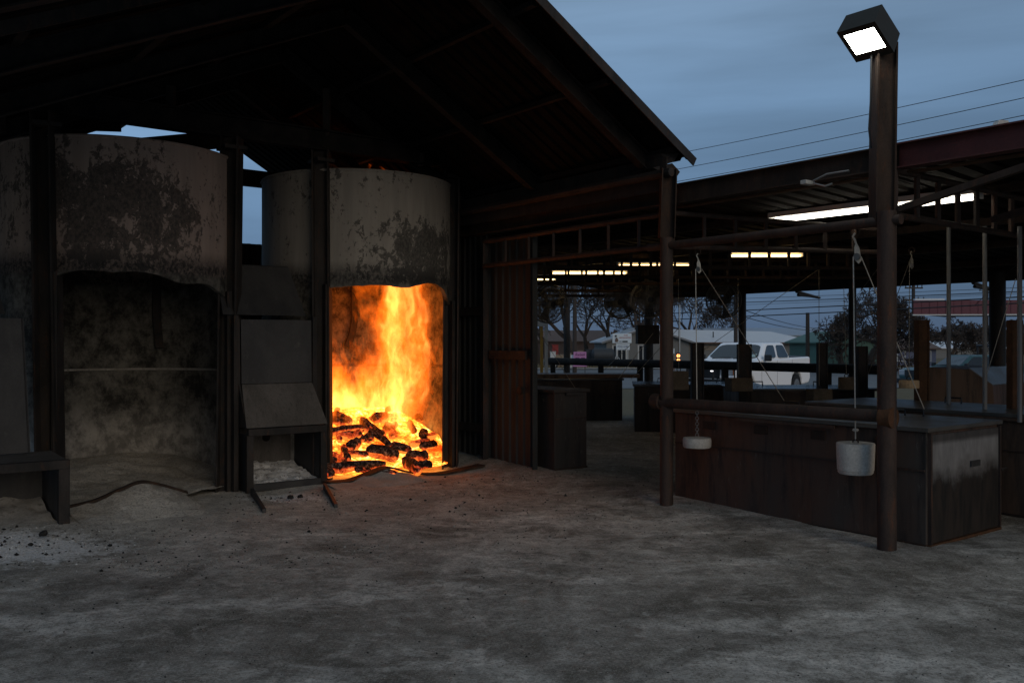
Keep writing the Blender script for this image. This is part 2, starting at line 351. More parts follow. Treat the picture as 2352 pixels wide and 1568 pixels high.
# ground: packed ash and grit over concrete
SPILLS = ((-4.0, 7.25, 0.95, 0.55), (-2.35, 9.4, 0.46, 0.25))
def mat_ground():
    t = NT('ground'); g = t.N.new('ShaderNodeNewGeometry'); P = g.outputs['Position']
    mp = t.N.new('ShaderNodeMapping'); mp.inputs['Rotation'].default_value = (0, 0, R(-52)); mp.inputs['Scale'].default_value = (1.0, 0.8, 1); t.L.new(P, mp.inputs[0]); co = mp.outputs[0]
    big = t.noise(co, 0.42, 7, 0.6, 0.5); mid = t.noise(co, 1.5, 8, 0.68, 0.5); fine = t.noise(P, 11, 9, 0.76); grit = t.noise(P, 48, 6, 0.8); grit2 = t.noise(P, 95, 4, 0.8)
    strk = t.N.new('ShaderNodeMapping'); strk.inputs['Rotation'].default_value = (0, 0, R(50)); strk.inputs['Scale'].default_value = (0.55, 1.25, 1); t.L.new(P, strk.inputs[0])
    st = t.noise(strk.outputs[0], 1.4, 7, 0.7, 0.3)
    med = t.noise(P, 3.6, 8, 0.72, 0.7)
    col = t.mix(t.rng(big, 0.38, 0.62), (0.27, 0.25, 0.215), (0.48, 0.455, 0.41))
    col = t.mix(t.rng(mid, 0.50, 0.62, 0, 0.8), col, (0.145, 0.132, 0.108))
    col = t.mix(t.rng(st, 0.53, 0.64, 0, 0.75), col, (0.60, 0.575, 0.525))
    col = t.mix(t.rng(med, 0.54, 0.66, 0, 0.65), col, (0.165, 0.155, 0.130))
    col = t.mix(t.rng(med, 0.45, 0.36, 0, 0.6), col, (0.60, 0.57, 0.515))
    # masks in shed coordinates
    x, y, z = t.sep(P)
    dx = t.math('SUBTRACT', x, OX); dy = t.math('SUBTRACT', y, OY)
    S = t.math('ADD', t.math('MULTIPLY', dx, VX), t.math('MULTIPLY', dy, VY)); T = t.math('ADD', t.math('MULTIPLY', dx, UX), t.math('MULTIPLY', dy, UY))
    wob = t.math('MULTIPLY', t.math('SUBTRACT', mid, 0.5), 2.6)
    Tn = t.math('ADD', T, wob); Sn = t.math('ADD', S, wob)
    ash = t.math('MULTIPLY', t.rng(Tn, 0.9, 2.5), t.rng(Sn, -0.3, 0.7, 1, 0))
    ashc = t.mix(t.rng(fine, 0.38, 0.60), (0.40, 0.38, 0.335), (0.68, 0.65, 0.595))
    col = t.mix(t.math('MULTIPLY', ash, 0.85), col, ashc)
    # darker brown ground under the pit shed and by the wall
    darken = t.math('MULTIPLY', t.rng(Sn, -1.0, 0.4), t.rng(Tn, -0.2, 1.2)); darken2 = t.rng(Sn, 0.9, 1.8)
    darken = t.math('MAXIMUM', darken, darken2); col = t.mix(t.math('MULTIPLY', darken, 0.8), col, (0.080, 0.066, 0.045))
    # reddish burnt earth in front of the fire
    bx = t.math('MULTIPLY', t.rng(t.math('ABSOLUTE', t.math('ADD', S, 0.9)), 0.5, 1.5, 1, 0, True), t.rng(t.math('ABSOLUTE', t.math('SUBTRACT', Tn, 2.3)), 0.4, 1.0, 1, 0, True))
    col = t.mix(t.math('MULTIPLY', bx, t.rng(fine, 0.4, 0.6, 0.1, 0.7)), col, (0.145, 0.085, 0.055))
    col = t.mix(t.rng(fine, 0.50, 0.60, 0, 0.6), col, (0.16, 0.148, 0.125))
    col = t.mix(t.rng(fine, 0.46, 0.38, 0, 0.45), col, (0.56, 0.53, 0.48))
    col = t.mix(t.rng(grit, 0.51, 0.57, 0, 0.62), col, (0.10, 0.093, 0.078))
    col = t.mix(t.rng(grit2, 0.54, 0.60, 0, 0.6), col, (0.60, 0.57, 0.51))
    col = t.mix(0.06, col, (0.30, 0.25, 0.17))
    pat = t.math('MULTIPLY', t.rng(big, 0.40, 0.60, 0.92, 1.10), t.math('MULTIPLY', t.rng(mid, 0.46, 0.62, 1.05, 0.84), t.rng(med, 0.42, 0.60, 1.06, 0.88)))
    sv = t.N.new('ShaderNodeVectorMath'); sv.operation = 'SCALE'; t.L.new(col, sv.inputs[0]); t.L.new(t.math('MULTIPLY', pat, t.rng(st, 0.50, 0.62, 1.16, 1.42)), sv.inputs['Scale']); col = sv.outputs[0]
    # white ash spilled from the chutes
    for (cx_, cy_, rx_, ry_) in SPILLS:
        ex = t.math('DIVIDE', t.math('SUBTRACT', x, cx_), rx_); ey = t.math('DIVIDE', t.math('SUBTRACT', y, cy_), ry_)
        dd = t.math('SQRT', t.math('ADD', t.math('MULTIPLY', ex, ex), t.math('MULTIPLY', ey, ey)))
        dd = t.math('ADD', dd, t.math('ADD', t.math('MULTIPLY', t.math('SUBTRACT', med, 0.5), 2.2), t.math('MULTIPLY', t.math('SUBTRACT', fine, 0.5), 1.6)))
        am = t.math('MULTIPLY', t.rng(dd, 0.55, 1.0, 0.9, 0), t.rng(grit, 0.50, 0.58, 1, 0.45))
        col = t.mix(am, col, (0.86, 0.86, 0.85))
    # far: dry winter grass and dirt
    col = t.mix(t.rng(y, 17, 22), col, t.mix(t.rng(fine, 0.4, 0.6), (0.17, 0.135, 0.085), (0.105, 0.095, 0.06)))
    h = t.math('ADD', t.math('MULTIPLY', fine, 0.7), t.math('ADD', t.math('MULTIPLY', grit, 0.35), t.math('MULTIPLY', med, 0.8)))
    return t.done(col, 0.95, 0, h, 0.8, 0.05, 0.12)
mat_ground()
def mat_ash(name='ash'):
    t = NT(name); g = t.N.new('ShaderNodeNewGeometry'); P = g.outputs['Position']
    fine = t.noise(P, 7, 8, 0.72, 0.4); grit = t.noise(P, 38, 5, 0.75); big = t.noise(P, 2.2, 5)
    col = t.mix(t.rng(fine, 0.36, 0.62), (0.48, 0.47, 0.45), (0.80, 0.80, 0.79))
    col = t.mix(t.rng(t.noise(P, 16, 6, 0.75), 0.55, 0.62, 0, 0.8), col, (0.22, 0.21, 0.20))
    col = t.mix(t.rng(grit, 0.56, 0.63, 0, 0.85), col, (0.06, 0.058, 0.055))
    return t.done(col, 0.95, 0, t.math('ADD', fine, grit), 0.6, 0.04, 0.1)
mat_ash()
mat_mottle('ash_grey', (0.29, 0.275, 0.245), (0.43, 0.41, 0.37), 5, 0.95, (1, 1, 1), (0.16, 0.15, 0.13), bstr=0.5)
mat_mottle('ash_bank', (0.36, 0.345, 0.31), (0.46, 0.44, 0.40), 4, 0.95, (1, 1, 1), (0.30, 0.28, 0.25), bstr=0.3)
mat_mottle('charcoal', (0.012, 0.012, 0.012), (0.04, 0.038, 0.036), 20, 0.85)

# ================================================================ GROUND
def axis(lo, a, b, hi, fine, coarse_ratio=1.22):
    xs = []; x = a
    while x <= b: xs.append(x); x += fine
    st = fine
    while xs[-1] < hi: st *= coarse_ratio; xs.append(xs[-1]+st)
    st = fine
    while xs[0] > lo: st *= coarse_ratio; xs.insert(0, xs[0]-st)
    return xs
def build_ground():
    X = axis(-700, -6.5, 7.0, 700, 0.11); Y = axis(-60, 3.0, 16.0, 1400, 0.11)
    m = MB(); n = len(X)
    for y in Y:
        for x in X: m.v.append(Vector((x, y, gz(x, y))))
    for j in range(len(Y)-1):
        for i in range(n-1): a = j*n+i; m.f.append((a, a+1, a+n+1, a+n))
    o = m.build('ground', 'ground', smooth_=False); o.data.polygons.foreach_set('use_smooth', [True]*len(o.data.polygons)); o['kind'] = 'structure'
build_ground()
mat_mottle('asphalt', (0.16, 0.165, 0.17), (0.20, 0.205, 0.21), 0.8, 0.75, (0.2, 1, 1), (0.13, 0.13, 0.135), bstr=0.02)
mat_plain('kerb', (0.42, 0.40, 0.38), 0.85)
def strip(name, mat, y0, y1, dz, slope=0.0):
    m = MB(); xs = [-150+i*6 for i in range(51)]
    for x in xs:
        for k in range(9):
            y = y0+(y1-y0)*k/8 + slope*x; m.v.append(Vector((x, y, gz(x, y)+dz)))
    for i in range(len(xs)-1):
        for k in range(8): a = i*9+k; m.f.append((a, a+9, a+10, a+1))
    o = m.build(name, mat); o['kind'] = 'structure'; return o
strip('road', 'asphalt', 38, 72, 0.02, 0.06)
strip('kerb', 'kerb', 72, 74.5, 0.10, 0.06)

# ================================================================ KILN SHED
shed = empty('kiln_shed', W(-2.7, 3.5, 0), 0, 'large soot-black gabled open shed roof over the two round burning kilns', 'shed')
ZE, ZR, SR = 3.49, 5.08, -2.72                 # eave height, ridge height, ridge position
def zroof(S): return ZE + (ZR-ZE)*(S/SR) if S >= SR else ZR - 0.45*(SR-S)
def corr_sheet(p00, p10, p01, n, amp, nrm, ribs=None):
    """corrugated sheet: p00->p10 across the ribs, p00->p01 along them"""
    m = MB(); p00, p10, p01 = Vector(p00), Vector(p10), Vector(p01); nrm = Vector(nrm).normalized()
    prof = []
    for i in range(n):
        for a, h in ((0, 0), (0.55, 0), (0.68, 1), (0.87, 1)): prof.append(((i+a)/n, h))
    prof.append((1, 0))
    for (a, h) in prof:
        q = p00+(p10-p00)*a+nrm*(h*amp)
        m.v += [q, q+(p01-p00)]
    for i in range(len(prof)-1): m.f.append((2*i, 2*i+2, 2*i+3, 2*i+1))
    return m
for i in range(9):
    t0, t1 = -0.02+0.82*i, -0.02+0.82*(i+1)+0.05
    up = Vector((0, 0, 0.006*(i % 2)))
    j = random.uniform(-0.04, 0.04) if i else 0
    corr_sheet(W(j, t0, zroof(j))+up, W(j, t1, zroof(j))+up, W(SR, t0, ZR)+up, 5, 0.028, (0, 0, 1)).build('roof_sheet', 'soot_roof', shed)
    corr_sheet(W(SR, t0, ZR)+up, W(SR, t1, ZR)+up, W(-8.2, t0, zroof(-8.2))+up, 5, 0.028, (0, 0, 1)).build('roof_sheet', 'soot_roof', shed)
for i in range(4):
    t0, t1 = -3.3+0.82*i, -3.3+0.82*(i+1)+0.03
    if i < 1: continue
    corr_sheet(W(SR-0.3, t0, zroof(SR-0.3)), W(SR-0.3, t1, zroof(SR-0.3)), W(-8.2, t0, zroof(-8.2)), 5, 0.028, (0, 0, 1)).build('roof_sheet', 'soot_roof', shed)
MB().beam(W(SR, 0, ZR+0.05), W(SR, 7.4, ZR+0.05), 0.3, 0.03).build('ridge_cap', 'soot_roof', shed)
MB().prism([W(-0.24, 0.12, 3.16), W(-0.24, 7.2, 3.16), W(-0.24, 7.2, 3.50), W(-0.24, 0.12, 3.50)], Vector((VX, VY, 0))*0.012).build('eave_board', 'soot_steel', shed)
for T in (-1.2, -2.4):
    MB().ibeam(W(SR-0.3, T, zroof(SR-0.3)-0.14), W(-7.9, T, zroof(-7.9)-0.14), 0.10, 0.16).build('rafter', 'soot', shed)
for T in (0.42, 2.2, 3.75, 5.2):
    MB().ibeam(W(-0.22, T, zroof(-0.22)-0.14), W(SR, T, ZR-0.14), 0.10, 0.16).build('rafter', 'soot', shed)
    MB().ibeam(W(SR, T, ZR-0.14), W(-7.9, T, zroof(-7.9)-0.14), 0.10, 0.16).build('rafter', 'soot', shed)
for S in (-0.2, -1.1, -2.0, -3.6, -4.8, -6.0, -7.2):
    z = zroof(S)-0.045
    MB().beam(W(S, 0.05, z), W(S, 7.3, z), 0.06, 0.05).build('purlin', 'soot', shed)
# fascia strip along the near rake edge (rusty at the eave end)
MB().beam(W(0.01, -0.03, zroof(0.01)-0.035), W(SR, -0.03, ZR-0.035), 0.012, 0.09).build('rake_trim', 'soot_steel', shed)
MB().beam(W(SR, -0.03, ZR-0.035), W(-8.1, -0.03, zroof(-8.1)-0.035), 0.012, 0.09).build('rake_trim', 'soot_steel', shed)
# eave strut, header beams, posts
MB().tube([W(-0.30, 0.0, 3.32), W(-0.30, 7.2, 3.32)], 0.045, 8).build('eave_strut', 'soot_steel', shed)
TK = 3.66                                       # kiln front line
PA, PB, PC, PD = atT(117, 900, TK), atT(522, 900, TK), atT(742, 900, TK), atT(1034, 900, TK)
MB().ibeam(W(-6.9, TK, 4.0), W(-0.32, TK, 4.0), 0.14, 0.24, 0.016).build('header_beam', 'soot', shed)
MB().ibeam(W(-6.9, 6.3, 3.95), W(-0.32, 6.3, 3.95), 0.14, 0.22, 0.016).build('header_beam', 'soot', shed)
for p, w, lean in ((PA, 0.21, -0.06), (PB, 0.20, 0.05), (PC, 0.17, -0.02), (PD, 0.23, 0.03)):
    b = Vector((p.x, p.y, -0.1)); t_ = Vector((p.x+lean, p.y, 3.88)); x, y, d = basis(t_-b, (UX, UY, 0))
    mm = MB(); mm.ibeam(b, t_, w, 0.20, 0.02)
    mm.beam(Vector((p.x+lean, p.y, 3.74)), Vector((p.x+lean, p.y, 3.78)), w+0.05, 0.26, (UX, UY, 0))
    mm.v = mm.v
    mm.build('post', 'soot_steel', shed)
for S0 in (-5.6, -4.0, -2.2, -0.9):
    MB().beam(W(S0, TK+0.02, 4.05), W(S0, TK+0.02, zroof(S0)-0.16), 0.08, 0.08).build('strut', 'soot_steel', shed)
MB().beam(at(318, 338, 11.3), at(540, 318, 11.3), 0.10, 0.2).build('brace', 'soot_steel', shed)
MB().beam(W(-6.6, 5.6, 4.0), W(-4.4, 4.1, 3.95), 0.08, 0.12).build('brace', 'soot_steel', shed)
MB().beam(at(760, 330, 11.4), at(830, 400, 11.9), 0.06, 0.12).build('brace', 'soot_steel', shed)
for S0 in (-6.8, -0.35):
    MB().ibeam(W(S0, 7.1, -0.05), W(S0, 7.1, zroof(S0)-0.2), 0.12, 0.12).build('post', 'soot_steel', shed)
MB().ibeam(W(-7.7, 0.5, -0.05), W(-7.7, 0.5, 2.7), 0.12, 0.12).build('post', 'soot_steel', shed)
MB().tube([at(617, 430, 13.4), at(600, 640, 13.4)], 0.03, 6).build('standpipe', 'soot_steel', shed)
# battered eave corner above the front post
MB().prism([at(1500, 385, 9.22), at(1544, 375, 9.22), at(1562, 395, 9.22), at(1556, 404, 9.22), at(1520, 396, 9.22)], (UX*0.3, UY*0.3, 0)).build('gutter_end', 'soot_steel', shed)
MB().prism([at(1520, 352, 9.2), at(1560, 352, 9.2), at(1548, 372, 9.2), at(1528, 378, 9.2)], (UX*0.25, UY*0.25, 0)).build('bracket', 'soot_steel', shed)
# back wall of rusty sheet
for i in range(9):
    s0 = -7.6+0.8*i
    corr_sheet(W(s0, 7.32, -0.1), W(s0+0.83, 7.32, -0.1), W(s0, 7.32, 3.12+0.02*(i % 3)), 5, 0.025, (-UX, -UY, 0)).build('wall_sheet', 'rust', shed)
# right-hand side wall, corrugated sheets on rails
for i, (t0, t1, S0) in enumerate(((2.42, 3.42, -0.04), (3.38, 4.25, -0.02), (4.2, 5.05, -0.02), (5.0, 5.85, -0.02), (5.8, 6.65, -0.02), (6.6, 7.3, -0.02))):
    p = W(S0, t0, 0); q = W(S0, t1, 0); zt = 2.92 if i == 0 else 3.05
    b = gz(p.x, p.y)-0.02+0.03
    corr_sheet((p.x, p.y, b), (q.x, q.y, b), (p.x, p.y, zt), 7, 0.018, (-VX, -VY, 0)).build('wall_sheet', 'sheet', shed)
MB().beam(W(-0.08, 2.40, 0.02), W(-0.08, 2.40, 2.95), 0.05, 0.06).build('wall_post', 'sheet', shed)
MB().beam(W(-0.10, 3.38, 0.02), W(-0.10, 3.38, 2.95), 0.07, 0.07).build('wall_post', 'soot_steel', shed)
for z, t0, t1, S0 in ((0.52, 3.45, 4.2, -0.075), (1.48, 2.55, 3.3, -0.095), (2.05, 3.45, 4.2, -0.075)):
    MB().beam(W(S0, t0, z), W(S0, t1, z), 0.035, 0.11).build('wall_rail', 'soot_steel', shed)
pl = atS(1196, 897, -0.10); MB().tube([pl, pl+Vector((-VX, -VY, 0))*0.03], 0.05, 14).build('latch_plate', 'rust', shed)

# ================================================================ KILNS
R_K, H_K = 1.21, 3.66
def kiln(pA, pB, mat, label, lip, strap_u, strap_bend, seam='ash_grey'):
    mid = (pA+pB)/2; half = ((pB-pA).length)/2; dep = math.sqrt(R_K**2-half**2)
    c = Vector((mid.x+UX*dep, mid.y+UY*dep, 0)); root = empty('steel_kiln', (c.x, c.y, 0), 0, label, 'kiln')
    # angle measured from the front direction (-u), positive towards +v
    def pt(a, z, r=R_K): return Vector((c.x + r*(math.sin(a)*VX - math.cos(a)*UX), c.y + r*(math.sin(a)*VY - math.cos(a)*UY), z))
    ao = math.asin(half/R_K)*0.985
    m = MB(); th = 0.012
    def surf(a0, a1, z0f, z1, n, nz):
        for r, flip in ((R_K, 0), (R_K-th, 1)):
            def fn(u, v):
                a = a0+(a1-a0)*u; z0 = z0f(u); return pt(a, z0+(z1-z0)*v, r)
            m.grid(fn, n, nz)
    n_front = 40
    surf(-ao, ao, lip, H_K, n_front, 6)
    # thickness of the burnt lip
    for i in range(n_front):
        u0, u1 = i/n_front, (i+1)/n_front; a0, a1 = -ao+2*ao*u0, -ao+2*ao*u1
        m.quad(pt(a0, lip(u0)), pt(a1, lip(u1)), pt(a1, lip(u1), R_K-0.05), pt(a0, lip(u0), R_K-0.05))
    surf(ao, 2*math.pi-ao, lambda u: -0.05, H_K, 56, 12)
    m.build('shell', mat, root, smooth_=True)
    mr = MB(); nn = 72
    for zz, r in ((H_K, 0.018),):
        ring = [pt(2*math.pi*i/nn, zz, R_K) for i in range(nn+1)]
        mr.tube(ring, r, 6, False)
    mr.build('rim', mat, root, smooth_=True)
    ms = MB(); ring = [pt(ao+0.05+(2*math.pi-2*ao-0.1)*i/nn, 1.31, R_K-0.02) for i in range(nn+1)]
    ms.tube(ring, 0.016, 5, False); ms.build('weld_seam', seam, root, smooth_=True)
    mc = MB(); mc.v = [pt(2*math.pi*i/nn, H_K-0.10, R_K-0.015) for i in range(nn)] + [pt(2*math.pi*i/nn, H_K-0.10, 0.30)+Vector((UX, UY, 0))*0.45 for i in range(nn)]
    mc.f = [(i, (i+1) % nn, nn+(i+1) % nn, nn+i) for i in range(nn)]; mc.build('light_baffle', 'soot', root)  # unseen plate, added to keep the firelight off the shed roof
    # jamb channels beside the opening
    for a, sgn in ((-ao, -1), (ao, 1)):
        MB().beam(pt(a, 0, R_K+0.0)+Vector((-UX, -UY, 0))*0.05, pt(a, lip(0.0 if sgn < 0 else 1.0)+0.05, R_K)+Vector((-UX, -UY, 0))*0.05, 0.05, 0.07, (UX, UY, 0)).build('jamb', 'soot_steel', root)
    # hanging strap welded inside the back
    a = math.pi+strap_u
    pts = [pt(a, 3.4, R_K-0.03), pt(a, 1.95, R_K-0.04), pt(a+strap_bend*0.05, 1.75, R_K-0.05), pt(a+strap_bend*0.15, 1.58, R_K-0.1)]
    mm = MB()
    for k in range(3): mm.beam(pts[k], pts[k+1]+(pts[k+1]-pts[k]).normalized()*0.01, 0.10, 0.02, (UX, UY, 0))
    mm.build('strap', 'soot_steel', root)
    return root, c, pt
def lipL(u):   # height of the burnt edge across kiln 1
    return 2.30+0.055*math.sin(u*5.2+0.4)+0.02*math.sin(u*17)+0.012*mnoise.noise(Vector((u*22, 0, 1)))-0.10*smooth(0.75, 1.0, u)+0.02*smooth(0.25, 0.0, u)*-2
def lipR(u):
    return 2.27+0.05*math.sin(u*3.6)+0.07*math.exp(-((u-0.72)/0.14)**2)-0.03*math.exp(-((u-0.5)/0.1)**2)-0.13*smooth(0.84, 1.0, u)+0.012*mnoise.noise(Vector((u*24, 0, 5)))
mat_seam = 'plate'
k1, C1, pt1 = kiln(PA, PB, 'kiln_left', 'left round steel kiln with pinkish burnt front, cold and half full of grey ash', lipL, -0.60, -0.3)
k2, C2, pt2 = kiln(PC, PD, 'kiln_right', 'right round steel kiln with grey scorched front, blazing with burning logs', lipR, -0.45, 0.6, mat_seam)

# ash heap inside kiln 1
def kiln_bed(c, zfun, mat, name, label, cat, r=R_K-0.03, n=40):
    m = MB()
    def fn(u, v):
        a = 2*math.pi*v; rr = r*u; s = rr*math.sin(a); t = rr*math.cos(a)
        p = Vector((c.x+VX*s+UX*t, c.y+VY*s+UY*t, 0)); p.z = zfun(s, t, p)+0.02; return p
    m.grid(fn, 22, n); o = m.build(name, mat, smooth_=True); tag(o, label, cat); o['kind'] = 'stuff'; return o
kiln_bed(C1, lambda s, t, p: 0.05+0.20*smooth(-0.3, 1.2, t)+0.04*mnoise.noise(p*2.2)+0.03*mnoise.noise(p*7), 'ground', 'ash_heap', 'grey ash heaped on the floor of the left kiln', 'ash')

# ---------------------------------------------------------------- fire in kiln 2
def zbed(s, t):   # s along v, t along u, from kiln centre
    return 0.12+0.62*smooth(-1.0, 1.0, t)
def mat_ember():
    t = NT('embers'); co = t.tc.outputs['Object']
    v = t.N.new('ShaderNodeTexVoronoi'); v.feature = 'DISTANCE_TO_EDGE'; v.inputs['Scale'].default_value = 11; 
    wn = t.noise(co, 5, 4); mx = t.N.new('ShaderNodeVectorMath'); mx.operation = 'ADD'; t.L.new(co, mx.inputs[0])
    sc_ = t.N.new('ShaderNodeVectorMath'); sc_.operation = 'SCALE'; cn = t.N.new('ShaderNodeTexNoise'); cn.inputs['Scale'].default_value = 6; t.L.new(co, cn.inputs['Vector'])
    t.L.new(cn.outputs['Color'], sc_.inputs[0]); sc_.inputs['Scale'].default_value = 0.25; t.L.new(sc_.outputs[0], mx.inputs[1]); t.L.new(mx.outputs[0], v.inputs['Vector'])
    n = t.noise(co, 4.5, 6, 0.65, 0.5); n2 = t.noise(co, 16, 5, 0.7)
    heat = t.math('ADD', t.math('MULTIPLY', t.rng(n, 0.3, 0.7), 0.75), t.math('MULTIPLY', t.rng(n2, 0.3, 0.7), 0.45))
    heat = t.math('MULTIPLY', heat, t.rng(v.outputs['Distance'], 0.0, 0.14, 0.75, 1.0))
    r = t.N.new('ShaderNodeValToRGB'); e = r.color_ramp.elements
    e[0].position = 0.12; e[0].color = (0.35, 0.012, 0.001, 1); e[1].position = 0.95; e[1].color = (1, 0.62, 0.16, 1)
    k = e.new(0.35); k.color = (1.0, 0.085, 0.005, 1); k = e.new(0.62); k.color = (1, 0.30, 0.025, 1)
    t.L.new(heat, r.inputs[0])
    t.L.new(r.outputs[0], t.b.inputs['Emission Color'])
    t.L.new(t.rng(heat, 0.1, 0.85, 0.8, 3.6), t.b.inputs['Emission Strength'])
    t.done((0.05, 0.03, 0.02), 0.9)
mat_ember()
kiln_bed(C2, lambda s, t, p: zbed(s, t)-0.05+0.05*mnoise.noise(p*3)+0.035*mnoise.noise(p*9), 'embers', 'ember_bed', 'glowing orange ember bed under the logs in the burning kiln', 'embers', n=64)
def mat_log():
    t = NT('burning_log'); co = t.tc.outputs['Object']
    oi = t.N.new('ShaderNodeObjectInfo')
    add = t.N.new('ShaderNodeVectorMath'); add.operation = 'ADD'; t.L.new(co, add.inputs[0])
    cv = t.N.new('ShaderNodeCombineXYZ'); t.L.new(t.math('MULTIPLY', oi.outputs['Random'], 37), cv.inputs[0]); t.L.new(cv.outputs[0], add.inputs[1])
    n = t.noise(add.outputs[0], 6, 7, 0.7, 0.3); n2 = t.noise(add.outputs[0], 26, 6, 0.75); n3 = t.noise(add.outputs[0], 13, 5, 0.7)
    g = t.N.new('ShaderNodeNewGeometry'); nz = t.sep(g.outputs['Normal'])[2]
    rnd = oi.outputs['Random']
    # hot on the underside and where the bark has burnt through; some logs glow all over
    hot = t.math('ADD', t.rng(nz, 0.25, -0.5, 0, 0.8), t.math('MULTIPLY', t.math('SUBTRACT', n, 0.5), 2.0))
    hot = t.math('ADD', hot, t.rng(rnd, 0.55, 0.95, -0.12, 0.6))
    hot = t.math('ADD', hot, t.math('MULTIPLY', t.math('SUBTRACT', n2, 0.5), 1.0))
    f = t.rng(hot, 0.30, 1.0)
    r = t.N.new('ShaderNodeValToRGB'); e = r.color_ramp.elements
    e[0].position = 0.0; e[0].color = (0, 0, 0, 1); e[1].position = 1.0; e[1].color = (1, 0.24, 0.03, 1); k = e.new(0.4); k.color = (0.5, 0.045, 0.008, 1)
    t.L.new(f, r.inputs[0]); t.L.new(r.outputs[0], t.b.inputs['Emission Color']); t.b.inputs['Emission Strength'].default_value = 1.3
    col = t.mix(t.rng(n2, 0.50, 0.62), (0.020, 0.016, 0.015), (0.30, 0.25, 0.23))
    col = t.mix(t.rng(n3, 0.55, 0.65), col, (0.012, 0.010, 0.010))
    t.done(col, 0.9, 0, t.math('ADD', n2, n3), 0.8, 0.03, 0.1)
mat_log()
def bed_hit(px, py, lift):
    # march the sight line to the bed surface raised by lift
    best = None; D = 9.8
    while D < 13.6:
        p = at(px, py, D); s = (p.x-C2.x)*VX+(p.y-C2.y)*VY; t = (p.x-C2.x)*UX+(p.y-C2.y)*UY
        if p.z <= zbed(s, t)+lift: return p
        D += 0.01
    return at(px, py, 12.6)
LOGS = [ # x0,y0,x1,y1,radius,words
 (742,1069,884,1061,.075,'long charred log lying along the front of the fire'),
 (841,1032,916,1046,.085,'thick black log with pale flecks in the middle of the fire front'),
 (932,1044,982,1044,.075,'short black log by the right jamb of the burning kiln'),
 (926,1056,958,1074,.080,'charred log end poking out at the lower right of the fire'),
 (828,960,882,1000,.075,'thick log leaning down to the right in mid fire'),
 (752,990,838,980,.058,'slim charred log lying across the left of the fire'),
 (763,949,805,971,.065,'upper left log tilted down to the right in the fire'),
 (845,986,897,1024,.052,'thin log sloping below the leaning thick log'),
 (895,1019,945,1032,.060,'grey flaked log right of the fire centre'),
 (778,999,830,995,.060,'red-hot log under the slim log at left'),
 (795,1026,820,1012,.075,'upright log stub amid the embers left of the bright gap'),
 (748,1033,764,1028,.060,'log end facing out at the left jamb of the fire'),
 (765,1041,788,1060,.065,'curved log stub at lower left of the fire'),
 (799,1054,817,1051,.055,'small dark log knob above the long front log'),
 (790,1039,846,1041,.042,'thin glowing stick below the upright stub'),
 (950,990,964,984,.050,'dark knotty log end high at the right of the fire'),
 (973,1007,1002,1007,.062,'log end sticking in from the right jamb'),
 (852,957,884,951,.080,'red-hot log stub at the back centre of the fire'),
 (884,965,918,968,.065,'pink glowing log end behind the leaning log'),
 (884,986,916,984,.058,'lower pink glowing log end behind the leaning log'),
 (905,1002,932,1006,.055,'glowing chunk below the pink log ends'),
 (888,942,932,927,.055,'topmost log at the back of the fire'),
 (778,934,774,955,.035,'small upright splinter at the back left of the fire'),
 (760,1088,774,1082,.050,'small dark chunk under the long front log'),
 (940,1016,985,1008,.050,'glowing log half sunk in embers at right'),
 (960,1066,992,1062,.045,'glowing chunk at the foot of the right jamb'),
 (815,1074,850,1078,.035,'thin stick glowing just behind the threshold')]
def make_log(x0, y0, x1, y1, r, words):
    a = bed_hit(x0, y0+4, r*0.6); b = bed_hit(x1, y1+4, r*0.6); a.z += 0.01; b.z += 0.01
    if (b-a).length < 0.22:
        d = (b-a).normalized() if (b-a).length > 0.01 else Vector((0, 0, 1)); b = b + Vector((UX, UY, 0.25))*0.3
    n = 14; k = 9; m = MB(); x, y, d = basis(b-a); sd = random.random()*50; bend = random.uniform(-0.04, 0.04)
    for i in range(k):
        f = i/(k-1); p = a+(b-a)*f+x*(bend*math.sin(f*math.pi))
        tap = 1.0-0.5*(max(0, abs(f-0.5)-0.42)/0.08)
        for j in range(n):
            an = 2*math.pi*j/n; rr = r*tap*min(1.0, 0.42/max(math.cos(an-sd), 0.05), 0.75/max(math.cos(an-sd-2.0), 0.05))*1.12*1.08*(0.92+0.26*mnoise.noise(Vector((math.cos(an)*1.3, math.sin(an)*1.3, f*4+sd))))
            m.v.append(p+(x*math.cos(an)+y*math.sin(an))*rr)
    for i in range(k-1):
        for j in range(n): j2 = (j+1) % n; m.f.append((i*n+j, i*n+j2, (i+1)*n+j2, (i+1)*n+j))
    m.f.append(tuple(reversed(range(n)))); m.f.append(tuple((k-1)*n+j for j in range(n)))
    o = m.build('burning_log', 'burning_log', smooth_=True); tag(o, words, 'log', 'logs burning in the right kiln')
for L_ in LOGS: make_log(*L_)

rl_ = random.Random(12)
for k in range(22):
    x0 = rl_.uniform(752, 985); y0 = rl_.uniform(948, 1078); an = rl_.uniform(-0.5, 0.7); ln = rl_.uniform(24, 48)
    make_log(x0, y0+8, min(x0+ln*math.cos(an), 1002), y0+8+ln*0.5*math.sin(an), rl_.uniform(0.035, 0.055), 'small charred log piece half buried in the glowing ember bed')
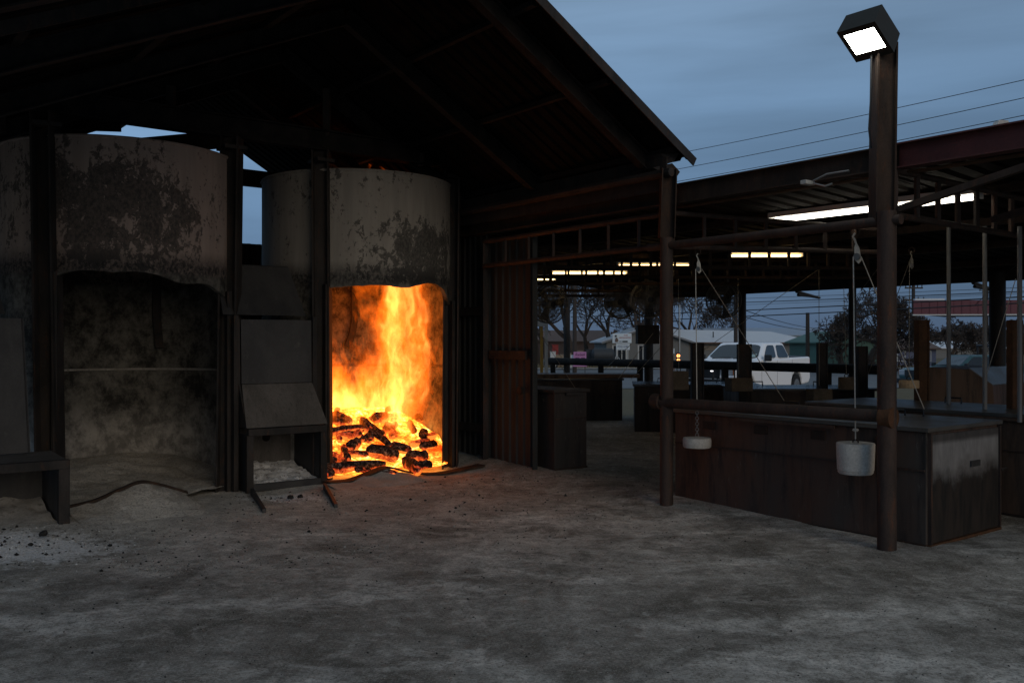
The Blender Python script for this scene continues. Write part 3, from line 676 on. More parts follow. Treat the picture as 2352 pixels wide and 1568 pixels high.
# flames: a glowing gas volume bounded by its own uneven hull
FC = (0.80, 0.32)        # centre of the tall column (s, t)
def flame_top(s, t):
    lean = 0.0
    col = 2.7*math.exp(-(((s-FC[0])/0.82)**2+((t-FC[1])/0.70)**2)**2.2)
    low = 0.95*(0.7+0.3*smooth(-0.9, 0.3, s))*smooth(-0.25, 0.45, t)+0.12*mnoise.noise(Vector((s*3, t*3, 2)))*smooth(-0.25, 0.45, t)
    return zbed(s, t)+max(low, 0.02)+col
def mat_flame():
    t = NT('flame'); t.N.remove(t.b); co = t.tc.outputs['Object']   # object origin = kiln centre, x = v, y = u
    x, y, z = t.sep(co)
    wn = t.N.new('ShaderNodeTexNoise'); wn.inputs['Scale'].default_value = 2.6; wn.inputs['Detail'].default_value = 3
    mpw = t.N.new('ShaderNodeMapping'); mpw.inputs['Scale'].default_value = (1, 1, 0.6); t.L.new(co, mpw.inputs[0]); t.L.new(mpw.outputs[0], wn.inputs['Vector'])
    sub = t.N.new('ShaderNodeVectorMath'); sub.operation = 'SUBTRACT'; t.L.new(wn.outputs['Color'], sub.inputs[0]); sub.inputs[1].default_value = (0.5, 0.5, 0.5)
    scl = t.N.new('ShaderNodeVectorMath'); scl.operation = 'MULTIPLY'; t.L.new(sub.outputs[0], scl.inputs[0]); scl.inputs[1].default_value = (0.62, 0.62, 0.55)
    ad = t.N.new('ShaderNodeVectorMath'); ad.operation = 'ADD'; t.L.new(co, ad.inputs[0]); t.L.new(scl.outputs[0], ad.inputs[1]); wc = ad.outputs[0]
    wx, wy, wz = t.sep(wc)
    mp = t.N.new('ShaderNodeMapping'); mp.inputs['Scale'].default_value = (1.15, 1.15, 0.36); t.L.new(wc, mp.inputs[0])
    n1 = t.noise(mp.outputs[0], 3.8, 5, 0.6, 0.4); n2 = t.noise(mp.outputs[0], 11.0, 4, 0.6, 0.3)
    # tall column, narrowing upward
    ddx = t.math('SUBTRACT', wx, t.rng(wz, 0.5, 2.4, FC[0]-0.16, FC[0]+0.10)); ddy = t.math('SUBTRACT', wy, FC[1])
    dist = t.math('SQRT', t.math('ADD', t.math('MULTIPLY', ddx, ddx), t.math('MULTIPLY', ddy, ddy)))
    colm = t.math('SUBTRACT', t.rng(wz, 0.4, 2.8, 0.66, 0.56), dist)
    colm = t.math('MULTIPLY', colm, 2.4)
    # low sheet of flame over the bed
    bed = t.math('ADD', t.rng(y, -1.0, 1.0, 0.12, 0.74, True), 0.02)
    hgt = t.math('SUBTRACT', wz, bed)
    low = t.math('MULTIPLY', t.math('SUBTRACT', t.rng(wx, -0.9, 0.4, 0.46, 0.74), hgt), 1.9)
    low = t.math('MINIMUM', low, t.math('MULTIPLY', t.math('ADD', wy, 0.10), 1.4))
    k = t.math('MAXIMUM', colm, low)
    k = t.math('ADD', k, t.math('MULTIPLY', t.math('SUBTRACT', n1, 0.52), 4.2))
    k = t.math('ADD', k, t.math('MULTIPLY', t.math('SUBTRACT', n2, 0.5), 2.1))
    f = t.rng(k, 0.30, 0.58, 0, 1, True); core = t.rng(k, 0.80, 1.75, 0, 1, True)
    fade = t.rng(z, 0.3, 2.6, 1.15, 0.85)
    ca = t.N.new('ShaderNodeVectorMath'); ca.operation = 'SCALE'; ca.inputs[0].default_value = (1.0, 0.135, 0.004); t.L.new(t.math('MULTIPLY', f, 2.9), ca.inputs['Scale'])
    cb = t.N.new('ShaderNodeVectorMath'); cb.operation = 'SCALE'; cb.inputs[0].default_value = (1.0, 0.37, 0.075); t.L.new(t.math('MULTIPLY', core, 8.0), cb.inputs['Scale'])
    cs_ = t.N.new('ShaderNodeVectorMath'); cs_.operation = 'ADD'; t.L.new(ca.outputs[0], cs_.inputs[0]); t.L.new(cb.outputs[0], cs_.inputs[1])
    em = t.N.new('ShaderNodeEmission'); t.L.new(cs_.outputs[0], em.inputs[0]); t.L.new(fade, em.inputs[1])
    t.L.new(em.outputs[0], t.out.inputs['Volume'])
    return t.m
mat_flame()
def build_flame():
    m = MB(); rr = R_K-0.10; nu, nv = 46, 46
    idx = {}
    def inside(s, t): return s*s+t*t < rr*rr and t > -0.40
    st = 2*rr/nu
    cells = [(i, j) for i in range(nu) for j in range(nv) if inside(-rr+(i+0.5)*st, -rr+(j+0.5)*st)]
    cs = set(cells)
    def vid(i, j, top):
        key = (i, j, top)
        if key not in idx:
            s, t = -rr+i*st, -rr+j*st
            idx[key] = len(m.v); m.v.append(Vector((s, t, max(flame_top(s, t), zbed(s, t)+0.03) if top else zbed(s, t)-0.02)))
        return idx[key]
    for (i, j) in cells:
        m.f.append((vid(i, j, 1), vid(i+1, j, 1), vid(i+1, j+1, 1), vid(i, j+1, 1)))
        m.f.append((vid(i, j, 0), vid(i, j+1, 0), vid(i+1, j+1, 0), vid(i+1, j, 0)))
        for di, dj, a, b in ((-1, 0, (i, j), (i, j+1)), (1, 0, (i+1, j+1), (i+1, j)), (0, -1, (i+1, j), (i, j)), (0, 1, (i, j+1), (i+1, j+1))):
            if (i+di, j+dj) not in cs: m.f.append((vid(*a, 0), vid(*b, 0), vid(*b, 1), vid(*a, 1))[::-1])
    o = m.build('flame', 'flame', local=True); o.location = (C2.x, C2.y, 0); o.rotation_euler = (0, 0, A_)
    tag(o, 'tall yellow and orange flames leaping up inside the burning kiln', 'fire'); o['kind'] = 'stuff'
    # the light the fire gives
    for (s, t, z, e, rad) in ((0.55, 0.10, 1.25, 2.0, 0.30), (-0.30, 0.72, 1.45, 4.5, 0.15), (0.15, 0.78, 2.1, 3.0, 0.15)):
        l = bpy.data.lights.new('fire_light', 'POINT'); l.energy = e; l.color = (1.0, 0.15, 0.008); l.shadow_soft_size = rad
        lo = bpy.data.objects.new('fire_light', l); COL.objects.link(lo); lo.parent = o; lo.location = (s, t, z)
build_flame()

# ---------------------------------------------------------------- thresholds, ash in front
def ribbon(pts, w, h, mat, name, label, cat):
    m = MB(); pts = [Vector((p.x, p.y, max(p.z, gz(p.x, p.y)+0.025))) for p in pts]
    dense = []
    for i in range(len(pts)-1):
        p0, p1, p2, p3 = pts[max(i-1, 0)], pts[i], pts[i+1], pts[min(i+2, len(pts)-1)]
        for k in range(8):
            t = k/8; dense.append(0.5*((2*p1)+(p2-p0)*t+(2*p0-5*p1+4*p2-p3)*t*t+(3*p1-p0-3*p2+p3)*t**3))
    dense.append(pts[-1])
    for p in dense:
        for a, b in ((-1, -1), (1, -1), (1, 1), (-1, 1)): m.v.append(p+Vector((UX, UY, 0))*(a*w/2)+Vector((0, 0, b*h/2)))
    for i in range(len(dense)-1):
        for k in range(4): k2 = (k+1) % 4; m.f.append((4*i+k, 4*i+k2, 4*i+4+k2, 4*i+4+k))
    m.f += [(3, 2, 1, 0), tuple(4*(len(dense)-1)+k for k in range(4))]
    return tag(m.build(name, mat, smooth_=False), label, cat)
TT = 3.12
ribbon([atT(748, 1108, TT), atT(800, 1104, TT), atT(845, 1088, TT), atT(890, 1073, TT), atT(935, 1083, TT), atT(980, 1103, TT), atT(1030, 1104, TT), atT(1106, 1093, TT)], 0.16, 0.02, 'rust', 'threshold_strip', 'warped steel threshold strip bowed up before the burning kiln', 'steel strip')
ribbon([atT(150, 1165, TT), atT(215, 1150, TT), atT(275, 1124, TT), atT(325, 1106, TT), atT(375, 1114, TT), atT(430, 1130, TT)], 0.06, 0.025, 'rust', 'threshold_strip', 'thin bowed steel strip half buried before the cold kiln', 'steel strip')
# steep ash bank packed against the strips
def ash_bank(name, pxs, tops, base_T, label, mat='ground'):
    m = MB(); rows = 7
    for i, (px, py) in enumerate(zip(pxs, tops)):
        top = atT(px, py+4, TT-0.06); top.z = max(top.z, gz(top.x, top.y)+0.012)
        for k in range(rows):
            f = k/(rows-1); q = top + Vector((-UX, -UY, 0))*(f*base_T)
            g = gz(q.x, q.y)-0.01; z = top.z*(1-f)**1.4 + g*(1-(1-f)**1.4)
            z = max(z, g) if k < rows-1 else g-0.02
            m.v.append(Vector((q.x, q.y, z+(0.018*mnoise.noise(q*5)+0.010*mnoise.noise(q*14) if k < rows-1 else 0))))
    for i in range(len(pxs)-1):
        for k in range(rows-1): a = i*rows+k; m.f.append((a, a+1, a+rows+1, a+rows))
    o = tag(m.build(name, mat, smooth_=True), label, 'ash'); o['kind'] = 'stuff'
def interp(xs, ys, x):
    for i in range(len(xs)-1):
        if x <= xs[i+1]: f = (x-xs[i])/(xs[i+1]-xs[i]); f = f*f*(3-2*f); return ys[i]+(ys[i+1]-ys[i])*f
    return ys[-1]
pxs = list(range(748, 1107, 6)); ash_bank('ash_bank', pxs, [interp([748, 800, 845, 890, 935, 980, 1030, 1106], [1108, 1104, 1088, 1073, 1083, 1103, 1104, 1093], p) for p in pxs], 0.55, 'pale ash bank under the bowed strip of the burning kiln', 'ash_bank')
pxs = list(range(150, 431, 6)); ash_bank('ash_bank', pxs, [interp([150, 215, 275, 325, 375, 430], [1165, 1150, 1124, 1106, 1114, 1130], p) for p in pxs], 0.85, 'grey ash bank below the thin bowed strip of the cold kiln')

# ================================================================ COAL CHUTES
def chute(p0, wid, mat_hi, label, hood=True, holes=True):
    """p0: front left foot on the ground; wid along v"""
    root = empty('coal_chute', p0, 0, label, 'coal chute')
    def q(s, t, z): return p0+Vector((VX*s+UX*t, VY*s+UY*t, z))
    t_ = 0.045
    # frame of the lower shovel opening
    for s in (t_/2, wid-t_/2): MB().beam(q(s, 0, -0.03), q(s, 0, 0.62), t_*1.7, 0.06, (UX, UY, 0)).build('leg', 'soot_steel', root, bevel=0.005)
    MB().beam(q(0, 0, 0.65), q(wid, 0, 0.65), 0.08, 0.075).build('rail', 'soot_steel', root, bevel=0.005)
    MB().beam(q(0, 0.0, 0.06), q(wid, 0.0, 0.06), 0.05, 0.07).build('sill', 'plate', root)
    # side cheeks and back of the shovel box
    for s in (0.03, wid-0.03): MB().prism([q(s, 0.04, 0.0), q(s, 0.8, 0.0), q(s, 0.8, 0.62), q(s, 0.04, 0.62)], Vector((VX, VY, 0))*0.012).build('cheek', 'plate', root)
    b = MB(); b.prism([q(0.03, 0.8, 0), q(wid-0.03, 0.8, 0), q(wid-0.03, 0.8, 0.62), q(0.03, 0.8, 0.62)], Vector((UX, UY, 0))*0.012)
    b.build('back_plate', 'plate_pale', root)
    if holes:
        for s in (0.30, 0.60): MB().tube([q(wid*s, 0.795, 0.50), q(wid*s, 0.78, 0.50)], 0.045, 12).build('hole', 'soot', root)
    # sloped hopper front, then the upright body
    MB().prism([q(-0.02, -0.03, 0.70), q(wid+0.02, -0.03, 0.70), q(wid-0.06, 0.20, 1.15), q(0.02, 0.20, 1.15)], Vector((UX, UY, 0.5))*0.012).build('hopper_panel', mat_hi, root)
    MB().prism([q(0.02, 0.21, 1.16), q(wid-0.06, 0.21, 1.16), q(wid-0.06, 0.23, 1.86), q(0.02, 0.23, 1.86)], Vector((UX, UY, 0))*0.015).build('front_panel', 'plate', root)
    for s in (-0.01, wid-0.05):
        MB().prism([q(s, 0.0, 0.70), q(s, 0.22, 1.15), q(s, 0.24, 1.86), q(s, 0.75, 1.86), q(s, 0.75, 0.66)], Vector((VX, VY, 0))*0.02).build('side_plate', 'soot_steel', root)
    for s in (-0.04, wid-0.02): MB().beam(q(s, 0.24, 0.0), q(s, 0.24, 1.9), 0.05, 0.06, (UX, UY, 0)).build('corner_angle', 'soot_steel', root)
    if hood:
        MB().prism([q(-0.16, 0.28, 1.91), q(wid-0.10, 0.28, 1.91), q(wid-0.16, 0.62, 2.48), q(-0.12, 0.62, 2.48)], Vector((UX*0.02, UY*0.02, 0.012))).build('hood', 'plate', root)
    # ash left in the box
    m = MB(); m.grid(lambda u, v: q(0.05+u*(wid-0.10), 0.05+v*0.74, 0.07+0.15*v+0.035*mnoise.noise(Vector((u*6, v*6, 2)))+0.02*mnoise.noise(Vector((u*16, v*16, 5)))), 30, 26); m.build('ash_fill', 'ash', root, smooth_=True)
    return root, q
p0 = at(568, 1140, 9.72); p0.z = 0.03
c1, q1 = chute(p0, 0.90, 'plate_pale', 'tall black sheet-steel coal chute with open shovel box between the two kilns')
p0b = at(-62, 1224, 7.35); p0b.z = 0.02
# the nearer chute, mostly out of frame at left, with its shelf standing forward
def left_chute():
    fr = at(146, 1214, 8.02); fr.z = 0.0; wid = 1.05
    p = fr - Vector((VX, VY, 0))*wid
    root = empty('coal_chute', p, 0, 'black steel coal chute with deep shelf at the left edge of the yard', 'coal chute')
    def q(s, t, z): return p+Vector((VX*s+UX*t, VY*s+UY*t, z))
    for s in (0.0, wid): MB().beam(q(s, 0, -0.03), q(s, 0, 0.56), 0.09, 0.07, (UX, UY, 0)).build('leg', 'soot_steel', root, bevel=0.006)
    MB().beam(q(-0.05, 0, 0.575), q(wid+0.045, 0, 0.575), 0.08, 0.08).build('rail', 'soot_steel', root, bevel=0.006)
    MB().prism([q(-0.05, 0.04, 0.59), q(wid+0.04, 0.04, 0.59), q(wid+0.02, 0.62, 0.62), q(-0.05, 0.62, 0.62)], (0, 0, 0.014)).build('shelf', 'plate_pale', root)
    for s in (0.02, wid-0.03): MB().prism([q(s, 0.04, 0), q(s, 0.75, 0), q(s, 0.75, 0.57), q(s, 0.04, 0.57)], Vector((VX, VY, 0))*0.012).build('cheek', 'plate', root)
    MB().prism([q(0.03, 0.75, 0), q(wid-0.03, 0.75, 0), q(wid-0.03, 0.75, 0.57), q(0.03, 0.75, 0.57)], Vector((UX, UY, 0))*0.012).build('back_plate', 'plate', root)
    f = MB(); f.prism([q(0.0, 0.52, 0.64), q(wid-0.17, 0.52, 0.64), q(wid-0.22, 0.56, 1.86), q(0.0, 0.56, 1.86)], Vector((UX, UY, 0))*0.015); fp = f.build('front_panel', 'plate', root)
    MB().box(q(wid-0.62, 0.512, 0.84), (0.06, 0.008, 0.06), A_).build('vent_hole', 'rust_bright', fp)
    MB().prism([q(wid-0.19, 0.52, 0.64), q(wid-0.24, 0.56, 1.86), q(wid-0.24, 1.1, 1.86), q(wid-0.19, 1.1, 0.64)], Vector((VX, VY, 0))*0.015).build('side_plate', 'soot_steel', root)
    MB().prism([q(0.0, 0.60, 1.90), q(wid-0.36, 0.60, 1.90), q(wid-0.46, 0.85, 2.42), q(0.0, 0.85, 2.42)], Vector((UX*0.02, UY*0.02, 0.012))).build('hood', 'plate', root)
    m = MB(); m.grid(lambda u, v: q(0.03+u*(wid-0.08), -0.02+v*0.75, 0.03+0.17*v+0.05*mnoise.noise(Vector((u*5, v*4, 7)))), 16, 12); m.build('ash_fill', 'ash_grey', root, smooth_=True)
left_chute()
# spilled ash in front of both chutes with guide plates
def G(px, py):
    D = 1.65*F/(py-CY)
    for _ in range(6):
        p = at(px, py, D); g = gz(p.x, p.y); D = (CH-g)*F/(py-CY)
    p = at(px, py, D); p.z = gz(p.x, p.y); return p
for (a, b, words) in (((575, 1136), (603, 1178), 'left'), ((742, 1124), (768, 1166), 'right')):
    pa, pb = G(*a), G(*b); m = MB(); m.prism([pa+Vector((0, 0, 0.07)), pb+Vector((0, 0, 0.04)), pb-Vector((0, 0, 0.02)), pa-Vector((0, 0, 0.02))], (0.03, 0.012, 0))
    tag(m.build('guide_plate', 'plate', None), words+' steel guide plate beside the ash before the middle chute', 'steel plate')
# loose charcoal
def bits(name, n, region, rmin, rmax, label, mat):
    m = MB()
    for _ in range(n):
        x, y = region(); r = random.uniform(rmin, rmax)*random.choice((0.5, 0.7, 1)); z = gz(x, y)+r*0.3
        b = len(m.v)
        for v in ((1,0,0),(-1,0,0),(0,1,0),(0,-1,0),(0,0,.7),(0,0,-.7)):
            m.v.append(Vector((x, y, z))+Vector(v)*r*random.uniform(0.5, 1.2))
        for f in ((0,2,4),(2,1,4),(1,3,4),(3,0,4),(2,0,5),(1,2,5),(3,1,5),(0,3,5)): m.f.append(tuple(b+i for i in f))
    o = tag(m.build(name, mat), label, 'grit'); o['kind'] = 'stuff'
def reg_kiln():
    p = W(random.uniform(-7, 0.4), 2.0+random.gauss(0, 0.75)); return p.x, p.y
def reg_yard():
    y = random.uniform(3.2, 10); x = random.uniform(-0.6, 0.6)*y; return x, y
def reg_streak():
    p = W(random.gauss(-1.5, 1.4), random.gauss(0.6, 0.9)); return p.x, p.y
bits('charcoal_bits', 520, reg_kiln, 0.005, 0.021, 'small black charcoal crumbs strewn on the ash by the kilns', 'charcoal')
bits('charcoal_bits', 1500, reg_yard, 0.003, 0.010, 'fine dark grit scattered over the open yard', 'charcoal')
bits('charcoal_bits', 500, reg_streak, 0.003, 0.012, 'loose black grit in a drift across the middle of the yard', 'charcoal')
def reg_spill(k):
    def f():
        cx_, cy_, rx_, ry_ = SPILLS[k]; return cx_+random.gauss(0, rx_*0.5), cy_+random.gauss(0, ry_*0.5)
    return f
bits('spilled_ash', 1200, reg_spill(0), 0.003, 0.011, 'white crumbly ash spilled at the lower left corner of the yard', 'ash')
bits('spilled_ash', 500, reg_spill(1), 0.003, 0.009, 'white crumbly ash spilled before the middle coal chute', 'ash')
bits('charcoal_bits', 90, reg_spill(0), 0.008, 0.025, 'black charcoal bits in the white ash at lower left', 'charcoal')
bits('charcoal_bits', 60, reg_spill(1), 0.006, 0.020, 'black charcoal bits in the ash before the middle chute', 'charcoal')
bits('pale_grit', 500, reg_yard, 0.003, 0.008, 'pale stone chips scattered over the open yard', 'concrete')
def reg_line():
    px = random.uniform(230, 900); py = 1300-0.055*(px-300)+random.gauss(0, 13)+10*math.sin(px*0.02); p = G(px, py); return p.x, p.y
bits('ash_crumbs', 420, reg_line, 0.003, 0.013, 'pale crumbs of ash in a low ridge across the left of the yard', 'ash_bank')
bits('ash_crumbs', 160, reg_line, 0.004, 0.014, 'dark crumbs among the low ash ridge at left', 'charcoal')
bits('ash_crumbs', 600, reg_kiln, 0.004, 0.015, 'pale ash crumbs strewn before the kilns', 'ash_bank')
for (px, py, r, words) in ((100, 1238, 0.035, 'big black charcoal lump on the white ash pile at lower left'), (667, 1152, 0.035, 'left of two charcoal lumps on the ash before the middle chute'), (690, 1150, 0.032, 'right of two charcoal lumps on the ash before the middle chute'), (70, 1262, 0.022, 'flat charcoal lump at the front of the white ash pile')):
    p = G(px, py); m = MB(); m.lathe((p.x, p.y, p.z+0.03), [(r*0.6, 0), (r, r*0.4), (r*0.8, r*0.9), (r*0.3, r*1.15)], 7)
    for i, v in enumerate(m.v): m.v[i] = v+Vector((1, 1, 1))*mnoise.noise(v*40)*r*0.35
    tag(m.build('charcoal_lump', 'charcoal'), words, 'charcoal')

# ================================================================ PIT SHED
pit_shed = empty('pit_shed', W(3.7, 0, 0), 0, 'long low pipe-framed shed with flat sheet roof over the barbecue pits', 'shed')
SF = -0.28                                      # front post line
def zpr(S): return 3.215-0.0575*(S+0.3)           # underside of the roof
SB = 7.75
for i in range(21):
    t0, t1 = -9.4+0.85*i, -9.4+0.85*(i+1)+0.04; up = Vector((0, 0, 0.005*(i % 2)))
    corr_sheet(W(0.02, t0, zpr(0.02)-0.03)+up, W(0.02, t1, zpr(0.02)-0.03)+up, W(SB, t0, zpr(SB))+up, 4, 0.03, (0, 0, 1)).build('roof_sheet', 'shed_sheet', pit_shed)
RP = W(SF, -2.24); LP = W(SF, 0.05)
LP = Vector((at(1531, 0, dS(1531, SF)).x, dS(1531, SF), 0)); RP = Vector((at(2037, 0, dS(2037, SF)).x, dS(2037, SF), 0))
tR, tL = ST(RP.x, RP.y)[1], ST(LP.x, LP.y)[1]
MB().tube([RP+Vector((0, 0, -0.1)), RP+Vector((0, 0, 2.68))], 0.073, 20).build('post', 'rust_pipe', pit_shed, smooth_=True)
MB().tube([LP+Vector((0, 0, -0.1)), LP+Vector((0, 0, 2.68))], 0.066, 20).build('post', 'rust_pipe', pit_shed, smooth_=True)
MB().ibeam(LP+Vector((0, 0, 2.68)), LP+Vector((0.02, 0, 3.36)), 0.15, 0.15).build('post', 'rust', pit_shed)
colm = MB(); c_ = RP+Vector((0.0, 0.1, 0)); colm.ibeam(c_+Vector((0, 0, 2.60)), c_+Vector((0.02, 0, 4.03)), 0.16, 0.16, 0.014); colm.build('lamp_column', 'rust', pit_shed)
colm = MB(); colm.box(c_+Vector((0.01, -0.04, 3.31)), (0.15, 0.02, 1.40)); colm.build('column_face', 'rust', pit_shed)
# front eave beams
MB().ibeam(W(SF+0.16, tL+0.1, 3.13), W(SF+0.16, 7.0, 3.13), 0.12, 0.19).build('eave_beam', 'rust', pit_shed)
MB().ibeam(W(SF+0.16, tL+0.1, 3.127), W(SF+0.16, tR-0.02, 3.127), 0.12, 0.196).build('eave_beam', 'rust', pit_shed)
MB().ibeam(W(SF+0.14, tR-0.03, 3.127), W(SF+0.14, -9.3, 3.127), 0.12, 0.20).build('eave_beam', 'red_beam', pit_shed)
MB().beam(W(SF+0.30, tL+0.1, 3.02), W(SF+0.30, -9.3, 3.02), 0.09, 0.012).build('beam_flange', 'rust_bright', pit_shed)
# pulley pipe and guard rail between the front posts
u3 = Vector((UX, UY, 0)); v3 = Vector((VX, VY, 0)); z3 = Vector((0, 0, 1))
MB().tube([RP-u3*0.12+z3*2.605, LP+u3*0.25+z3*2.60], 0.040, 14).build('pulley_pipe', 'rust_pipe', pit_shed, smooth_=True)
gr = MB().tube([RP-u3*0.05-v3*0.02+z3*1.06, LP+u3*0.14-v3*0.02+z3*1.04], 0.052, 14).build('guard_rail', 'rust_pipe', pit_shed, smooth_=True)
for a, b, ra in ((RP, 0.02, 0.082), (LP, 0.10, 0.080)):
    s_ = -1 if a is RP else 1
    MB().tube([a+u3*(s_*b-0.05)-v3*0.02+z3*1.05, a+u3*(s_*b+0.05)-v3*0.02+z3*1.05], ra, 16).build('coupling', 'rust_bright' if a is RP else 'rust_pipe', gr, smooth_=True)
# pipe trusses
def truss(p0, p1, zt0, zb0, zt1, zb1, n, r=0.028, mat='rust', fr=None):
    p0, p1 = Vector(p0), Vector(p1); p0.z = p1.z = 0
    tr = MB().tube([p0+z3*zt0, p1+z3*zt1], r, 8).build('truss', mat, pit_shed, smooth_=True)
    MB().tube([p0+z3*zb0, p1+z3*zb1], r, 8).build('bottom_chord', mat, tr, smooth_=True)
    for i in range(n+1):
        f = (i/n if fr is None else fr[i]); q = p0.lerp(p1, f); a = zt0+(zt1-zt0)*f; b = zb0+(zb1-zb0)*f
        MB().beam(q+z3*b, q+z3*a, 0.05, 0.03).build('web', mat, tr)
truss(W(-0.15, 3.35), W(-0.15, tL+0.05), 2.93, 2.62, 2.94, 2.62, 7, 0.03, 'rust_pipe')
truss(LP+Vector((0.08, 0.1, 0)), Vector((3.95, 9.75, 0)), 2.94, 2.60, 2.84, 2.60, 7, 0.026, 'rust_pipe')
truss(RP+v3*0.12, RP+v3*4.2, 3.02, 2.66, 3.0, 2.64, 12, 0.028, 'rust_pipe')
for (yy, xa, xb, zt, zb, n) in ((11.7, 0.25, 4.6, 2.86, 2.60, 17), (13.2, 0.3, 5.2, 2.83, 2.58, 19), (14.7, 0.35, 5.0, 2.83, 2.58, 18), (16.4, 0.4, 4.4, 2.80, 2.56, 13), (18.0, 0.4, 4.0, 2.78, 2.55, 11)):
    truss((xa, yy, 0), (xb, yy+0.15, 0), zt, zb, zt, zb, n, 0.026, 'rust')
for S in (1.6, 3.2, 4.8, 6.4):
    MB().beam(W(S, -9.2, zpr(S)-0.05), W(S, 8.2, zpr(S)-0.05), 0.06, 0.09).build('purlin', 'rust', pit_shed)
MB().beam(W(SB-0.05, -9.2, zpr(SB)-0.05), W(SB-0.05, 8.3, zpr(SB)-0.05), 0.08, 0.22).build('back_eave_beam', 'soot_steel', pit_shed)
MB().beam(RP-u3*0.05+v3*0.1+z3*2.70, RP-u3*2.2+v3*0.1+z3*3.14, 0.06, 0.05).build('knee_brace', 'rust', pit_shed)
MB().beam(W(0.75, -2.6, 2.66), W(0.75, -4.6, 3.05), 0.06, 0.05).build('knee_brace', 'rust', pit_shed)
for (a, b) in (((1440, 690), (1350, 668)), ((1808, 652), (1740, 642)), ((1808, 662), (1690, 645))):
    pass
for S, T in ((SB, 4.2), (SB, 0.9)):
    q = W(S, T, zpr(SB)-0.16); MB().tube([q, q+v3*0.75-z3*0.10, q+v3*0.05-z3*0.06], 0.03, 6).build('eave_bracket', 'soot_steel', pit_shed)
# back posts and rail
for px, w in ((1302, 0.16), (1490, 0.20), (1705, 0.15), (1958, 0.13), (2291, 0.24)):
    D = dS(px, SB-0.1); p = at(px, 900, D); g = gz(p.x, p.y)-0.1
    MB().tube([(p.x, p.y, g), (p.x, p.y, zpr(SB)-0.02)], w/2, 10).build('post', 'soot_steel', pit_shed, smooth_=True)
pa = atS(1262, 829, SB-0.35); pb = atS(2052, 851, SB-0.35)
pa.z = pb.z = 1.17
rl = MB().tube([pa, pb], 0.085, 12).build('back_rail', 'soot', pit_shed, smooth_=True)
for px in (1270, 1380, 1470, 1602, 1665, 1900):
    D = dS(px, SB-0.35); p = at(px, 900, D)
    MB().beam((p.x, p.y, gz(p.x, p.y)-0.1), (p.x, p.y, 1.15), 0.12, 0.12, (0, 1, 0)).build('rail_post', 'soot', rl)

# ================================================================ BARBECUE PITS
def pit(c00, ev, eu, lv, lu, h, label, body='pit_black', end=None, stack=0, plates=0, seam=True, lid_over=0.03, lid='lid_steel'):
    """c00 front-left-most corner, ev/eu unit vectors along length and depth"""
    z0 = min(gz(*(c00+ev*a*lv+eu*b*lu).xy) for a in (0, 1) for b in (0, 1))-0.03
    c00 = Vector((c00.x, c00.y, z0)); root = empty('barbecue_pit', c00, 0, label, 'barbecue pit')
    q = lambda a, b, z: c00+ev*a+eu*b+z3*z
    H = h-z0
    m = MB(); m.prism([q(0, 0, 0), q(lv, 0, 0), q(lv, lu, 0), q(0, lu, 0)], z3*(H-0.03)); m.build('body', body, root, bevel=0.008)
    o = lid_over
    m = MB(); m.prism([q(-o, -o, H-0.028), q(lv+o, -o, H-0.028), q(lv+o, lu+o, H-0.028), q(-o, lu+o, H-0.028)], z3*0.035)
    ld = m.build('lid', lid, root, bevel=0.004)
    MB().beam(q(lv*0.3, -o-0.006, H-0.045), q(lv*0.7, -o-0.006, H-0.045), 0.012, 0.03).build('lid_lip', body, ld)
    for f in (0.25, 0.75):
        a_ = q(lv*f-0.09, lu*0.85, H+0.006); b_ = q(lv*f+0.09, lu*0.85, H+0.006)
        MB().tube([a_, a_+z3*0.06, b_+z3*0.06, b_], 0.010, 6).build('handle', 'black', ld)
    if seam: MB().beam(q(0.01, -0.008, H*0.655), q(lv-0.01, -0.008, H*0.655), 0.014, 0.016).build('seam_strip', 'rust_pipe', root)
    MB().beam(q(0, -0.008, 0.03), q(lv, -0.008, 0.03), 0.014, 0.05).build('foot_strip', 'rust', root)
    for k in range(plates):
        f = (k+0.75)/(plates+0.35); MB().box(q(lv*f, -0.008, H-0.13), (0.15, 0.014, 0.075), math.atan2(ev.y, ev.x)).build('hinge_plate', 'rust', root, bevel=0.003)
    if end is not None:      # end panel at a=0 or a=lv
        s_, mt = end; a = -0.006 if s_ == 0 else lv+0.006
        m = MB(); m.prism([q(a, 0.05, 0.06), q(a, lu-0.03, 0.06), q(a, lu-0.03, H-0.055), q(a, 0.05, H-0.055)], ev*(0.012 if s_ else -0.012)); ep = m.build('end_door', mt, root)
        sg = 1 if s_ else -1
        MB().box(q(a+sg*0.02, lu*0.62, H*0.66), (0.012, 0.16, 0.05), math.atan2(ev.y, ev.x)).build('latch', 'plate', ep)
        for b_ in (0.03, lu-0.01): MB().beam(q(a+sg*0.01, b_, 0.02), q(a+sg*0.01, b_, H-0.04), 0.02, 0.03, ev).build('edge_angle', 'rust_pipe', ep)
        MB().beam(q(a+sg*0.012, 0, 0.035), q(a+sg*0.012, lu, 0.035), 0.03, 0.035).build('sill', 'rust_bright', ep)
        hb = q(a+sg*0.01, lu+0.01, H*0.56); MB().tube([hb, hb+eu*0.14+z3*0.01], [0.02, 0.004], 6).build('spike_handle', 'soot_steel', ep)
    return root, q, H
ev_u = -u3                                       # towards the right/near along the shed front
cA = Vector((1.80, 9.55, 0)); 
pitA, qA, HA = pit(W(0.06, 0.28), ev_u, v3, 2.68, 1.23, 0.95, 'big rust-streaked steel pit behind the front posts with pale-stained end', 'pit_steel', (1, 'pit_end'), plates=4)
pitE, qE, HE = pit(W(1.98, 0.0), ev_u, v3, 4.6, 1.2, 0.96, 'rusty brown pit just behind the big front pit at right', 'pit_brown', plates=0)
xe = Vector((1, 0, 0)); ye = Vector((0, 1, 0))
